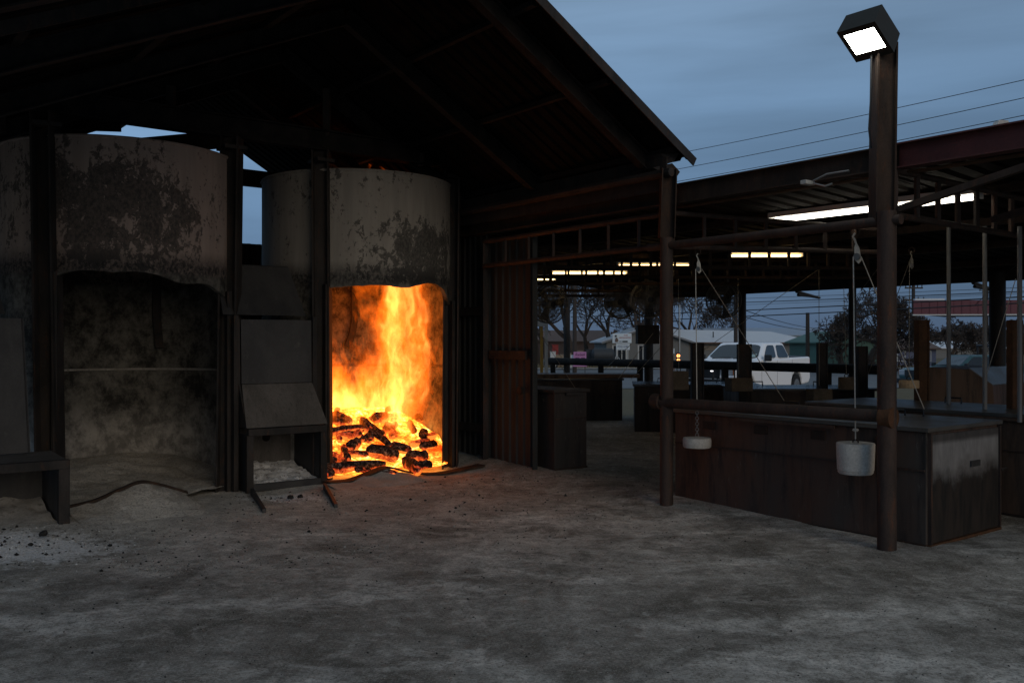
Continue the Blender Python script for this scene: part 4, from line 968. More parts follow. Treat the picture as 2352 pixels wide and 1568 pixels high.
pitB, qB, HB = pit(W(0.06, 2.2), v3, u3, 0.52, 1.9, 1.06, 'dark pit beside the corrugated wall with a shovel leaning by it', 'pit_black', lid='pit_black')
pitD, qD, HD = pit(Vector((3.35, 13.35, 0)), xe, ye, 1.95, 1.15, 0.955, 'low black pit under the hanging block in front of the white pickup bed', 'pit_black', lid='lid_gloss')
pitC, qC, HC = pit(Vector((2.05, 15.3, 0)), Vector((0.99, -0.12, 0)).normalized(), Vector((0.12, 0.99, 0)).normalized(), 2.05, 1.15, 0.93, 'black pit in mid shed below the round fans', 'pit_black', plates=1, lid='lid_gloss')
pitF, qF, HF = pit(Vector((0.35, 17.4, 0)), xe, ye, 1.75, 1.1, 0.94, 'farthest black pit at the back left of the shed', 'pit_black', lid='lid_gloss')
m = MB(); m.prism([qF(-0.05, 0.1, HF+0.012), qF(2.1, 0.1, HF+0.012), qF(2.1, 0.9, HF+0.012), qF(-0.05, 0.9, HF+0.012)], z3*0.07); m.build('spare_lid', 'pit_brown', pitF)
# hipped lid smoker at the far right
def wedge():
    c = at(2131, 941, 11.6); c.z = gz(c.x, c.y)-0.05; D = 11.6
    pts = [at(2124, 941, D), at(2285, 945, D), at(2280, 886, D), at(2226, 848, D), at(2131, 843, D)]
    root = empty('smoker', (c.x, c.y, c.z), 0, 'big rust-brown smoker with sloping hip lid behind the galvanised poles', 'smoker')
    dv = Vector((0.74, 0.67, 0))*1.5
    fl = [Vector((pts[0].x, D, c.z)), Vector((pts[1].x, D, c.z)), pts[1], pts[0]]
    MB().prism(fl, dv).build('body', 'pit_brown', root)
    MB().prism([pts[0]+z3*0.004, pts[1]+z3*0.004, pts[2], pts[3], pts[4]], dv).build('hip_lid', 'pit_brown', root, bevel=0.006)
    m = MB(); m.quad(pts[3]+z3*0.006, pts[2]+z3*0.006, pts[2]+dv+z3*0.006, pts[3]+dv+z3*0.006); m.f = []; 
    m.prism([pts[3]+z3*0.008, pts[2]+z3*0.008, pts[2]+dv+z3*0.008, pts[3]+dv+z3*0.008], z3*0.01); m.v = m.v[4:]; m.f = [tuple(i-4 for i in f) for f in m.f]; m.build('lid_skin', 'lid_steel', root)
wedge()
# upright steel columns standing among the pits
for (px, y0, y1, D, w, mt, words) in (
   (1601, 787, 905, 12.6, 0.17, 'soot_steel', 'stubby black steel column right of the left front post'),
   (1709, 790, 900, 13.25, 0.19, 'soot_steel', 'stubby black steel column in front of the pickup cab'),
   (1888, 787, 905, 13.2, 0.135, 'soot_steel', 'stubby black steel column in front of the green building corner'),
   (1979, 795, 905, 13.0, 0.14, 'soot_steel', 'stubby black steel column just left of the lamp post'),
   (2117, 735, 940, 10.6, 0.135, 'rust_bright', 'rust-orange steel column right of the lamp post'),
   (2331, 735, 940, 9.3, 0.12, 'rust_bright', 'rust-orange steel column at the right edge of the shed')):
    p = at(px, y0, D); g = gz(p.x, p.y); m = MB(); m.ibeam((p.x, p.y, g-0.05), (p.x, p.y, p.z), w, w*0.9, 0.014); m.box((p.x, p.y-w*0.36, (p.z+g)/2), (w, 0.014, p.z-g))
    o = tag(m.build('steel_column', mt), words, 'column', 'steel columns among the pits')
for px, py0, py1, D, words in ((2179, 520, 935, 9.9, 'left'), (2262, 520, 940, 9.2, 'middle'), (2342, 520, 945, 8.5, 'right')):
    a, b = at(px, py0, D), at(px, py1, D); b.z = 0.9
    tag(MB().tube([a, b], 0.022, 10).build('galvanised_pole', 'galv_dull', smooth_=True), words+' one of three thin galvanised poles at the right of the shed', 'pole', 'galvanised poles')

# ================================================================ LIGHTS
def flood_lamp():
    c = at(1990, 92, 7.25); nrm = (-v3*math.cos(R(56.6)) - z3*math.sin(R(56.6))).normalized()
    e1 = -u3; e2 = nrm.cross(e1).normalized()
    if e2.z > 0: e2 = -e2
    root = empty('flood_lamp', c-z3*0.25, 0, 'lit dark box floodlight on top of the tall rusty column', 'floodlight')
    w, h, d = 0.33, 0.335, 0.20
    cf = c + nrm*0.03
    def q(a, b, n): return cf+e1*a+e2*b+nrm*n
    hous = MB()
    f = [q(-w/2, -h/2, 0), q(w/2, -h/2, 0), q(w/2, h/2, 0), q(-w/2, h/2, 0)]
    fi = [q(-w/2+.035, -h/2+.05, 0), q(w/2-.035, -h/2+.05, 0), q(w/2-.035, h/2-.07, 0), q(-w/2+.035, h/2-.07, 0)]
    k = [q(-w/2*.94, -h/2*.94, -d), q(w/2*.94, -h/2*.94, -d), q(w/2*.94, h/2*.94, -d), q(-w/2*.94, h/2*.94, -d)]
    for i in range(4):
        j = (i+1) % 4; hous.quad(f[i], f[j], fi[j], fi[i]); hous.quad(f[j], f[i], k[i], k[j])
    hous.poly(k[::-1])
    hous.build('housing', 'lamp_body', root)
    MB().poly([p-nrm*0.006 for p in fi]).build('glass', 'flood_glass', root)
    pa_ = q(0.02, h/2*0.7, -d*0.7); pb_ = c_+Vector((0.0, 0.0, 4.0))
    MB().beam(pa_, pb_, 0.09, 0.07).build('knuckle', 'lamp_body', root)
    tag(MB().tube([c_+Vector((-0.09, -0.02, 3.95)), c_+Vector((-0.095, -0.02, 3.6)), c_+Vector((-0.11, -0.02, 3.35)), c_+Vector((-0.085, 0.0, 3.2))], 0.008, 6).build('lamp_cable', 'cable', smooth_=True), 'thin black cable running down the floodlight column', 'cable')
flood_lamp()
def tube_light(a, b, tube_mat, label, wid=0.11, tr=0.026, rows=(-1, 1)):
    a, b = Vector(a), Vector(b); root = empty('tube_light', (a+b)/2, 0, label, 'tube light', 'fluorescent tube lights')
    MB().beam(a+z3*0.06, b+z3*0.06, wid, 0.055).build('housing', 'white_enamel', root)
    d = (b-a).normalized(); x = d.cross(z3).normalized()
    for s in rows: MB().tube([a+d*0.03+x*s*wid*0.28, b-d*0.03+x*s*wid*0.28], tr, 10).build('tube', tube_mat, root, smooth_=True)
    for e in (a, b): MB().beam(e+z3*0.035-d*0.008, e+z3*0.035+d*0.008, wid, 0.10).build('end_cap', 'white_enamel', root)
a = at(1771, 508, 10.3); b = at(2251, 452, 8.38)
tube_light(a, b, 'tube_white', 'long bright white tube light crossing behind the lamp column', 0.10, 0.024, (0,))
for x0, x1, y, D, words in ((1676, 1842, 587, 12.2, 'warm lit tube light right of the left front post'), (1418, 1586, 610, 13.9, 'warm lit tube light crossing behind the left front post'), (1266, 1440, 627, 15.4, 'warm lit tube light left of the left front post'), (1225, 1276, 641, 17.2, 'farthest warm tube light by the corrugated wall edge')):
    tube_light(at(x0, y, D), at(x1, y, D+0.05), 'tube_warm', words, 0.09, 0.017)
# junction box with a loose cable on the eave beam
jb = atS(1855, 420, SF+0.05); m = MB().box(jb, (0.13, 0.06, 0.035), A_); jbo = m.build('junction_box', 'galv', bevel=0.004); tag(jbo, 'small grey junction box with loose cable on the eave beam', 'junction box')
MB().tube([atS(1868, 416, SF+0.05), atS(1900, 400, SF+0.02), atS(1950, 392, SF+0.04)], 0.009, 6).build('conduit', 'galv_dull', jbo, smooth_=True)
MB().tube([atS(1868, 421, SF+0.05), atS(1895, 428, SF+0.02), atS(1912, 422, SF+0.04)], 0.009, 6).build('conduit', 'galv_dull', jbo, smooth_=True)

p = atS(2305, 283, SF+0.16); tag(MB().prism([p+Vector((-0.05, 0, -0.02)), p+Vector((0.05, 0, -0.02)), p+Vector((0.035, 0, 0.02)), p+Vector((-0.03, 0, 0.024))], (0, 0.08, 0)).build('eave_bracket', 'galv'), 'small pale metal bracket on top of the red eave beam', 'bracket')

# ================================================================ COUNTERWEIGHTS, PULLEYS, ROPES
def pulley(top, lean, label, s=1.0, mat='rope'):
    s *= 0.72; root = empty('pulley', top, 0, label, 'pulley'); d = Vector(lean).normalized()
    MB().torus(top-z3*0.045*s, 0.045*s, 0.008*s, v3, 16, 6).build('shackle', 'rust', root, smooth_=True)
    p = top-z3*0.09*s
    MB().tube([p+z3*0.03*s, p-x_*0.02*s+z3*0.0, p-z3*0.035*s, p+d*0.06*s-z3*0.0], 0.009*s, 6).build('hook', mat, root, smooth_=True)
    a = p+d*0.05*s; m = MB(); m.prism([a, a+d*0.05*s+x_*0.02*s, a+d*0.16*s+x_*0.026*s, a+d*0.19*s, a+d*0.16*s-x_*0.026*s, a+d*0.05*s-x_*0.02*s], v3*0.012*s); m.build('cheek', mat, root)
    w = a+d*0.13*s; MB().tube([w-v3*0.02*s, w-v3*0.0], 0.032*s, 12).build('wheel', 'galv_dull', root)
    return w
x_ = Vector((1, 0, 0))
def rope(pts, r, label, mat='rope'):
    return tag(MB().tube(pts, r*0.62, 6).build('rope', mat, smooth_=True), label, 'rope')
S_R = SF+0.10
# small disc weight
tp = atS(1603, 572, S_R); w1 = pulley(tp, (0.06, 0, -1), 'pale rope pulley hooked to the pipe right of the left front post')
bk = atS(1601, 1028, S_R)
root = empty('counterweight', bk, 0, 'flat round concrete weight on a chain below the guard rail', 'counterweight')
MB().lathe(bk, [(0.128, 0.004), (0.136, 0.015), (0.138, 0.075), (0.132, 0.098), (0.02, 0.102)], 26).build('weight', 'concrete', root, smooth_=True)
for k in range(9):
    c = bk+z3*(0.125+0.027*k); MB().torus(c, 0.016, 0.004, x_ if k % 2 else ye, 10, 5, 1.0).build('chain_link', 'galv_dull', root, smooth_=True)
MB().beam(bk+z3*0.385-x_*0.02, bk+z3*0.385+x_*0.02, 0.008, 0.014).build('toggle', 'galv', root)
rope([w1-x_*0.03, bk+z3*0.38], 0.007, 'thin upright rope from the left pulley to the disc weight')
rope([w1+x_*0.03, qA(0.55, 1.1, HA+0.06)], 0.007, 'slanting rope from the left pulley down to the front pit lid', 'rope_dark')
# concrete bucket
tp = atS(1964, 520, S_R); w2 = pulley(tp, (0.12, 0, -1), 'pale hook and pulley hung from the pipe left of the lamp post', 1.3)
bk = atS(1965, 1087, S_R)
root = empty('counterweight', bk, 0, 'big bucket-shaped concrete weight hanging beside the lamp post', 'counterweight')
MB().lathe(bk, [(0.130, 0.0), (0.140, 0.012), (0.141, 0.028), (0.1455, 0.032), (0.150, 0.14), (0.1535, 0.246), (0.149, 0.254), (0.02, 0.256)], 30).build('weight', 'concrete', root, smooth_=True)
MB().torus(bk+z3*0.256, 0.026, 0.006, v3, 14, 5).build('lifting_eye', 'rust', root, smooth_=True)
rope([w2-x_*0.035, bk+z3*0.275], 0.0085, 'pale upright rope holding the big concrete bucket weight')
MB().torus(bk+z3*0.36, 0.015, 0.012, z3, 10, 5).build('knot', 'rope', root, smooth_=True)
rope([w2+x_*0.03, qA(2.05, 1.15, HA+0.07)], 0.008, 'slanting rope passing behind the lamp post to the front pit lid')
# blocks further back
def hang(px, ytop, ybot, x0, x1, y0, y1, D, label, rlabel, mat='block', round_=False):
    c = at((x0+x1)/2, y1, D); w = (x1-x0)/F*D; h = (y1-y0)/F*D
    root = empty('counterweight', c, 0, label, 'counterweight')
    if round_: MB().lathe(c, [(w/2*0.97, 0), (w/2, h*0.1), (w/2, h*0.9), (w/2*0.96, h)], 20).build('weight', mat, root, smooth_=True)
    else: MB().box(c+z3*h/2, (w, w*0.8, h), 0.15).build('weight', mat, root, bevel=0.012)
    MB().torus(c+z3*(h+0.02), 0.025, 0.006, ye, 12, 5).build('lifting_eye', 'black', root, smooth_=True)
    top = at(px, ytop, D); rope([top, c+z3*(h+0.03)], 0.006, rlabel, 'rope_dark')
hang(1881, 612, 0, 1858, 1905, 893, 921, 12.2, 'brown concrete block hanging below the stubby column by the pickup tailgate', 'upright rope above the brown block by the pickup tailgate')
hang(1695, 640, 0, 1671, 1723, 868, 898, 12.9, 'brown concrete block hanging in front of the pickup front wheel', 'upright rope above the brown block by the pickup cab')
hang(1558, 640, 0, 1540, 1578, 852, 895, 12.2, 'brown concrete block half hidden behind the left front post', 'upright rope behind the left front post')
hang(1938, 660, 0, 1926, 1962, 866, 894, 12.6, 'brown cylinder weight left of the lamp post', 'upright rope above the brown cylinder weight', 'block', True)
hang(2089, 600, 0, 2066, 2110, 873, 891, 10.0, 'tan wooden-looking counterweight drum just right of the lamp post', 'upright rope above the tan drum', 'tan_wood', True)
wq = pulley(at(2094, 568, 10.0), (0.0, 0, -1), 'dull rope pulley hanging right of the lamp post', 1.0, 'rope_dark')
rope([at(2093, 590, 10.0), at(1984, 886, 13.3)], 0.007, 'slanting rope crossing behind the lamp post to the left', 'rope_dark')
rope([at(1881, 618, 12.2), at(1600, 815, 14.6)], 0.006, 'slanting rope from above the pickup bed down to its windscreen', 'rope_dark')
rope([at(2333, 640, 9.3), at(2262, 875, 10.2)], 0.007, 'slanting pale rope at the right edge of the shed')
rope([at(1560, 752, 13.5), at(1450, 870, 15.2)], 0.007, 'slanting rope left of the left front post', 'rope_dark')
rope([at(1290, 820, 14.5), at(1243, 770, 13.5)], 0.006, 'short slanting rope by the corrugated wall edge', 'rope_dark')
rope([at(1243, 770, 13.5), at(1330, 905, 12.2)], 0.006, 'slanting rope down to the pit beside the corrugated wall', 'rope_dark')
rope([at(1450, 790, 15.8), at(1385, 852, 17.8)], 0.007, 'slanting rope in front of the grey shop gable', 'rope_dark')
rope([at(1500, 765, 15.8), at(1420, 870, 15.6)], 0.008, 'slanting rope below the control box post', 'rope_dark')
rope([at(1960, 690, 13.5), at(2060, 560, 11.5)], 0.005, 'thin slanting rope above the bushy tree', 'rope_dark')
rope([at(2240, 700, 12), at(2333, 610, 10.5)], 0.005, 'thin slanting wire at the upper right of the shed opening', 'cable')
# switch box on a back post
p = at(1487, 768, 17.5); tag(MB().box(p, (0.42, 0.2, 0.36), 0.1).build('control_box', 'soot_steel', bevel=0.01), 'black control box fixed to a back post before the grey shop', 'control box')

# ================================================================ FANS
def fan(px, py, D, r, yaw, rot, label, post_px=None):
    c = at(px, py, D); root = empty('fan', c, 0, label, 'fan', 'round cage fans under the pit shed roof')
    n = Vector((math.sin(yaw), -math.cos(yaw), -0.12)).normalized(); x, y, d = basis(n)
    m = MB(); m.torus(c, r, 0.012, n, 36, 6); m.torus(c-n*0.14, r, 0.012, n, 36, 6); m.build('cage_ring', 'fan_grey', root, smooth_=True)
    g = MB()
    for k in range(54):
        a = 2*math.pi*k/54; e = x*math.cos(a)+y*math.sin(a)
        g.tube([c+n*0.05+e*0.05, c+n*0.045+e*r*0.6, c+e*r, c-n*0.14+e*r, c-n*0.17+e*r*0.55, c-n*0.18+e*0.08], 0.0042, 3, False)
    for rr in (0.25, 0.45, 0.65, 0.83): g.torus(c+n*0.045, r*rr, 0.004, n, 30, 3); g.torus(c-n*0.16, r*rr, 0.004, n, 30, 3)
    g.build('guard_wire', 'fan_grey', root)
    for k in range(3):
        a = rot+2*math.pi*k/3; e = x*math.cos(a)+y*math.sin(a); f = e.cross(n)
        b = MB(); w = r*0.26
        pts = [c-n*0.06+e*0.05-f*w*0.4, c-n*0.03+e*r*0.9-f*w, c-n*0.09+e*r*0.92+f*w*0.9, c-n*0.09+e*0.05+f*w*0.4]
        b.prism(pts, n*0.004); b.build('blade', 'black', root)
    MB().tube([c-n*0.20, c+n*0.03], [0.075, 0.06], 14).build('motor', 'black', root, smooth_=True)
    top = zpr(ST(c.x, c.y)[0])-0.06
    MB().tube([c-n*0.18, c-n*0.22+z3*0.15, Vector((c.x-n.x*0.22, c.y-n.y*0.22, top))], 0.022, 8).build('hanger', 'fan_grey', root)
fan(1267, 699, 15.2, 0.315, 0.55, 0.9, 'large round cage fan nearest the corrugated wall edge')
fan(1425, 694, 17.0, 0.30, -0.15, 1.9, 'round cage fan left of the paired fans, blades showing')
fan(1493, 688, 15.6, 0.31, 0.05, 0.5, 'round cage fan on the post just left of the left front post')
fan(1657, 690, 15.6, 0.30, -0.75, 2.5, 'round cage fan seen edge-on against the sky above the pickup')

# ================================================================ SHOVEL
a = atS(1243, 905, 0.0); g_ = G(1268, 1066)
root = empty('shovel', g_, 0, 'long-handled shovel leaning by the corrugated wall, blade on the floor', 'shovel')
top = Vector((g_.x-0.12, g_.y-0.35, 0.95))
MB().tube([top, g_+z3*0.05], 0.018, 8).build('handle', 'sheet', root, smooth_=True)
m = MB(); m.grid(lambda u, v: Vector((g_.x-0.16+u*0.36, g_.y-0.06-v*0.30*(1-0.5*abs(2*u-1)**2), g_.z+0.018+0.03*(abs(2*u-1)**2)+0.02*(1-v))), 8, 8); m.build('blade', 'galv_dull', root, smooth_=True)

# ================================================================ BACKGROUND
mat_plain('truck_white', (0.90, 0.91, 0.93), 0.28, 0, 0.6, 0.0)
mat_plain('truck_teal', (0.018, 0.075, 0.085), 0.3, 0, 0.6, 0.1)
mat_plain('car_glass', (0.02, 0.035, 0.045), 0.06, 0, 0.9, 0.0)
mat_plain('car_glass_dark', (0.008, 0.009, 0.010), 0.12, 0, 0.6, 0.0)
mat_plain('tyre', (0.015, 0.015, 0.015), 0.8)
mat_plain('chrome', (0.5, 0.5, 0.52), 0.25, 0.8)
mat_plain('headlamp', (0.45, 0.46, 0.48), 0.15, 0, 0.8)
mat_plain('amber_lens', (0.45, 0.12, 0.02), 0.2)
mat_plain('red_lens', (0.35, 0.02, 0.02), 0.2)
mat_plain('stucco_grey', (0.185, 0.185, 0.175), 0.9)
mat_plain('trim_white', (0.55, 0.55, 0.52), 0.7)
mat_plain('metal_roof', (0.62, 0.64, 0.66), 0.45, 0, 0.5, 0.15)
mat_plain('blue_roof', (0.28, 0.33, 0.40), 0.5)
mat_plain('mint_wall', (0.40, 0.50, 0.47), 0.8)
mat_plain('green_wall', (0.075, 0.155, 0.125), 0.7)
mat_plain('blue_wall', (0.17, 0.185, 0.26), 0.85)
mat_plain('brown_roof', (0.15, 0.10, 0.08), 0.9)
mat_plain('window_dark', (0.012, 0.014, 0.016), 0.15, 0, 0.6, 0)
mat_plain('sign_white', (0.60, 0.66, 0.68), 0.5, 0, 0.4, 0.05)
mat_plain('sign_blue', (0.03, 0.05, 0.14), 0.6)
mat_plain('sign_red', (0.35, 0.045, 0.04), 0.6)
mat_plain('sign_dark', (0.03, 0.028, 0.026), 0.6)
mat_plain('sign_pink', (0.48, 0.22, 0.42), 0.7, 0, 0.3, 0.1)
mat_plain('sign_purple', (0.11, 0.03, 0.10), 0.7)
mat_plain('maroon', (0.10, 0.018, 0.034), 0.5, 0, 0.4, 0.15)
mat_plain('soffit', (0.20, 0.21, 0.22), 0.7)
mat_plain('pole_wood', (0.05, 0.04, 0.033), 0.9)
mat_plain('bark', (0.055, 0.043, 0.034), 0.95)
mat_plain('twig', (0.060, 0.045, 0.036), 0.95)
mat_plain('yellow_paint', (0.42, 0.25, 0.05), 0.7)
mat_plain('tank_grey', (0.045, 0.05, 0.055), 0.6)
mat_plain('dry_grass', (0.20, 0.16, 0.095), 0.95)
mat_plain('junk_tan', (0.30, 0.24, 0.18), 0.9)
mat_plain('junk_red', (0.25, 0.03, 0.025), 0.7)

def text_mesh(txt, size, loc, rz, mat, name, parent, align='CENTER', depth=0.012, sx=1.0, shear=0.0):
    cu = bpy.data.curves.new(name, 'FONT'); cu.body = txt; cu.size = size; cu.align_x = align; cu.align_y = 'CENTER'; cu.extrude = depth/2; cu.shear = shear
    ob = bpy.data.objects.new('tmp', cu); COL.objects.link(ob); bpy.context.view_layer.update()
    me = bpy.data.meshes.new_from_object(ob.evaluated_get(bpy.context.evaluated_depsgraph_get())); bpy.data.objects.remove(ob)
    Mx = Matrix.Translation(Vector(loc)) @ Matrix.Rotation(rz, 4, 'Z') @ Matrix.Rotation(R(90), 4, 'X') @ Matrix.Diagonal((sx, 1, 1, 1))
    off = Vector((0, 0, 0)); p = parent
    while p is not None: off = off+p.location; p = p.parent
    me.transform(Matrix.Translation(-off) @ Mx); me.materials.clear(); me.materials.append(M[mat]); me.name = name
    o = bpy.data.objects.new(name, me); COL.objects.link(o); o.parent = parent; return o

# ---- pickup trucks: x forward, y to the truck's left, z up
def pickup(loc, heading, paint, label, guard=True, rack=False):
    root = empty('pickup_truck', loc, heading, label, 'pickup truck')
    def b(m, name, mat, par=None, **k): return m.build(name, mat, par or root, local=True, **k)
    hw = 0.985
    def arch(cx, r, n=9): return [(cx+r*math.cos(math.pi*i/(n-1)), 0.42+r*0.98*math.sin(math.pi*i/(n-1))) for i in range(n)]
    prof = [(2.86, 0.55), (2.90, 0.80), (2.84, 1.10), (2.55, 1.20), (1.05, 1.26), (0.9, 1.30), (-1.32, 1.30), (-1.36, 1.32), (-2.90, 1.33), (-2.93, 0.60), (-2.80, 0.46)]
    prof += [(-2.25+0.0, 0.42)] if False else []
    rear = arch(-1.78, 0.46)[::-1]; front = arch(1.86, 0.46)[::-1]
    full = prof + [(-2.30, 0.42)] + rear + [(-1.25, 0.40), (1.35, 0.40)] + front + [(2.5, 0.42)]
    m = MB(); m.prism([Vector((x, -hw, z)) for x, z in full], (0, 2*hw, 0)); body = b(m, 'body', paint, bevel=0.055)
    # cab greenhouse
    bot = [(1.02, 0.955), (-1.34, 0.955)]; 
    lo = [Vector((1.02, -.95, 1.27)), Vector((1.02, .95, 1.27)), Vector((-1.36, .95, 1.27)), Vector((-1.36, -.95, 1.27))]
    hi = [Vector((0.24, -.76, 1.80)), Vector((0.24, .76, 1.80)), Vector((-1.12, .78, 1.81)), Vector((-1.12, -.78, 1.81))]
    m = MB(); m.v = lo+hi; m.f = [(3, 2, 1, 0), (4, 5, 6, 7), (0, 1, 5, 4), (1, 2, 6, 5), (2, 3, 7, 6), (3, 0, 4, 7)]; cab = b(m, 'cab', paint, bevel=0.09)
    def pane(quad, name, mat, off):
        q = [Vector(p) for p in quad]; n = (q[1]-q[0]).cross(q[3]-q[0]).normalized(); c = sum(q, Vector())/4
        if n.dot(c-Vector((-0.2, 0, 1.5))) < 0: n = -n
        pts = []
        for i in range(4):          # rounded corners
            p, a_, c_2 = q[i], q[i-1], q[(i+1) % 4]
            pts += [p.lerp(a_, 0.16), p.lerp(a_, 0.05).lerp(c_2, 0.05), p.lerp(c_2, 0.16)]
        mm = MB(); mm.prism([p+n*off for p in pts], n*0.004); return b(mm, name, mat, cab)
    def lerp4(P, u, v): return (P[0].lerp(P[1], u)).lerp(P[3].lerp(P[2], u), v)
    fr = [lo[0], lo[1], hi[1], hi[0]]
    ws = pane([lerp4(fr, .05, .08), lerp4(fr, .95, .08), lerp4(fr, .93, .88), lerp4(fr, .07, .88)], 'windscreen', 'car_glass', 0.006)
    for s_ in (1, -1):
        sd = [lo[1], lo[2], hi[2], hi[1]] if s_ > 0 else [lo[0], lo[3], hi[3], hi[0]]
        pane([lerp4(sd, .10, .10), lerp4(sd, .50, .10), lerp4(sd, .43, .85), lerp4(sd, .10, .85)], 'front_window', 'car_glass_dark', 0.006)
        pane([lerp4(sd, .56, .10), lerp4(sd, .94, .10), lerp4(sd, .90, .85), lerp4(sd, .53, .85)], 'rear_window', 'car_glass_dark', 0.006)
        for x in (0.02, -1.05): b(MB().box((x-0.05, s_*(hw+0.012), 1.10), (0.20, 0.03, 0.045)), 'door_handle', 'black', body, bevel=0.008)
        for x in (0.98, -0.18, -1.36): b(MB().box((x, s_*(hw+0.001), 0.85), (0.012, 0.004, 0.80)), 'door_gap', 'black', body)
        b(MB().box((0.82, s_*(hw+0.13), 1.34), (0.12, 0.22, 0.20)), 'mirror', 'black', body, bevel=0.03)
        for x in (1.86, -1.78):
            w = b(MB().tube([(x, s_*(hw-0.24), 0.385), (x, s_*(hw-0.02), 0.385)], 0.385, 24), 'wheel', 'tyre', smooth_=True)
            b(MB().tube([(x, s_*(hw-0.03), 0.385), (x, s_*(hw-0.012), 0.385)], 0.23, 18), 'rim', 'chrome', w)
        b(MB().box((2.86, s_*0.76, 0.98), (0.10, 0.40, 0.24)), 'headlight', 'headlamp', body, bevel=0.02)
        b(MB().box((2.86, s_*0.945, 0.98), (0.09, 0.07, 0.23)), 'turn_signal', 'amber_lens', body, bevel=0.01)
        b(MB().box((-2.925, s_*0.90, 1.05), (0.02, 0.13, 0.42)), 'tail_light', 'red_lens', body)
    b(MB().box((2.895, 0, 0.93), (0.04, 1.08, 0.34)), 'grille', 'black', body, bevel=0.01)
    b(MB().box((2.94, 0, 0.58), (0.18, 1.94, 0.24)), 'bumper', 'black', body, bevel=0.03)
    b(MB().box((-2.12, 0, 1.335), (1.50, 1.74, 0.05)), 'bed_cover', 'black', body, bevel=0.01)
    m = MB()
    for y0 in (0.10, -0.62): m.tube([(1.10, y0, 1.31), (1.02, y0+0.3, 1.335), (0.98, y0+0.58, 1.34)], 0.014, 5)
    b(m, 'wiper', 'black', cab)
    if guard:
        m = MB()
        for y in (-0.42, 0.42): m.tube([(3.06, y, 0.45), (3.10, y, 0.9), (3.05, y, 1.22)], 0.035, 8)
        for z in (0.72, 1.10): m.tube([(3.06, -0.98, z-0.02), (3.09, -0.5, z), (3.09, 0.5, z), (3.06, 0.98, z-0.02)], 0.028, 8)
        for s_ in (-1, 1): m.tube([(3.06, s_*0.98, 1.08), (2.95, s_*1.03, 1.02), (2.95, s_*1.03, 0.66), (3.06, s_*0.98, 0.70)], 0.024, 8)
        m.tube([(3.08, -0.42, 1.22), (3.08, 0, 1.27), (3.08, 0.42, 1.22)], 0.035, 8)
        b(m, 'brush_guard', 'black', smooth_=True)
        b(MB().lathe((0, 0, 0), [(0.02, -0.01), (0.05, 0), (0.02, 0.012)], 10), 'flash_glint', 'glint_emit').location = (3.13, 0.40, 0.98)  # small glowing disc imitating the flash reflected in the truck's front
        b(MB().box((0.25, 0.0, 0.1), (0.1, 0.1, 0.1)), 'dash', 'black', cab)
        m = MB(); m.poly([(0.93, 0.75, 1.36), (0.93, 0.40, 1.34), (0.86, 0.52, 1.42), (0.80, 0.75, 1.46)]); m.prism([(0.93, 0.75, 1.36), (0.93, 0.40, 1.34), (0.86, 0.52, 1.42), (0.80, 0.75, 1.46)], (0.004, 0, 0.004)); b(m, 'paper', 'mint_wall', cab)
    if rack:
        m = MB()
        for s_ in (-1, 1): m.tube([(-1.45, s_*0.8, 1.3), (-1.45, s_*0.8, 2.25)], 0.05, 8)
        m.tube([(-1.45, -0.85, 2.25), (-1.45, 0.85, 2.25)], 0.06, 8); m.tube([(-1.45, 0.8, 2.25), (-2.8, 0.8, 2.25)], 0.05, 8); m.tube([(-2.8, 0.8, 1.3), (-2.8, 0.8, 2.25)], 0.05, 8)
        b(m, 'ladder_rack', 'black')
    return root
# heading of the white truck: nose turned towards the camera and to the left
hx, hy = -0.633, -0.774; hd = math.atan2(hy, hx)
corner = at(1686, 880, 26.5)                    # front corner on its left side
left = Vector((-hy, hx, 0)) if False else Vector((math.cos(hd+math.pi/2), math.sin(hd+math.pi/2), 0))
cen = Vector((corner.x, corner.y, 0)) - Vector((hx, hy, 0))*2.88 - left*0.98
cen.z = gz(cen.x, cen.y)+0.06
pickup(cen, hd, 'truck_white', 'white crew-cab pickup with black brush guard parked beyond the pit shed')
tc_ = at(2215, 830, 44); tc_.z = gz(tc_.x, tc_.y)-0.40
pickup(tc_, math.radians(180+14), 'truck_teal', 'teal pickup with black bed rack parked before the red canopy', False, True)

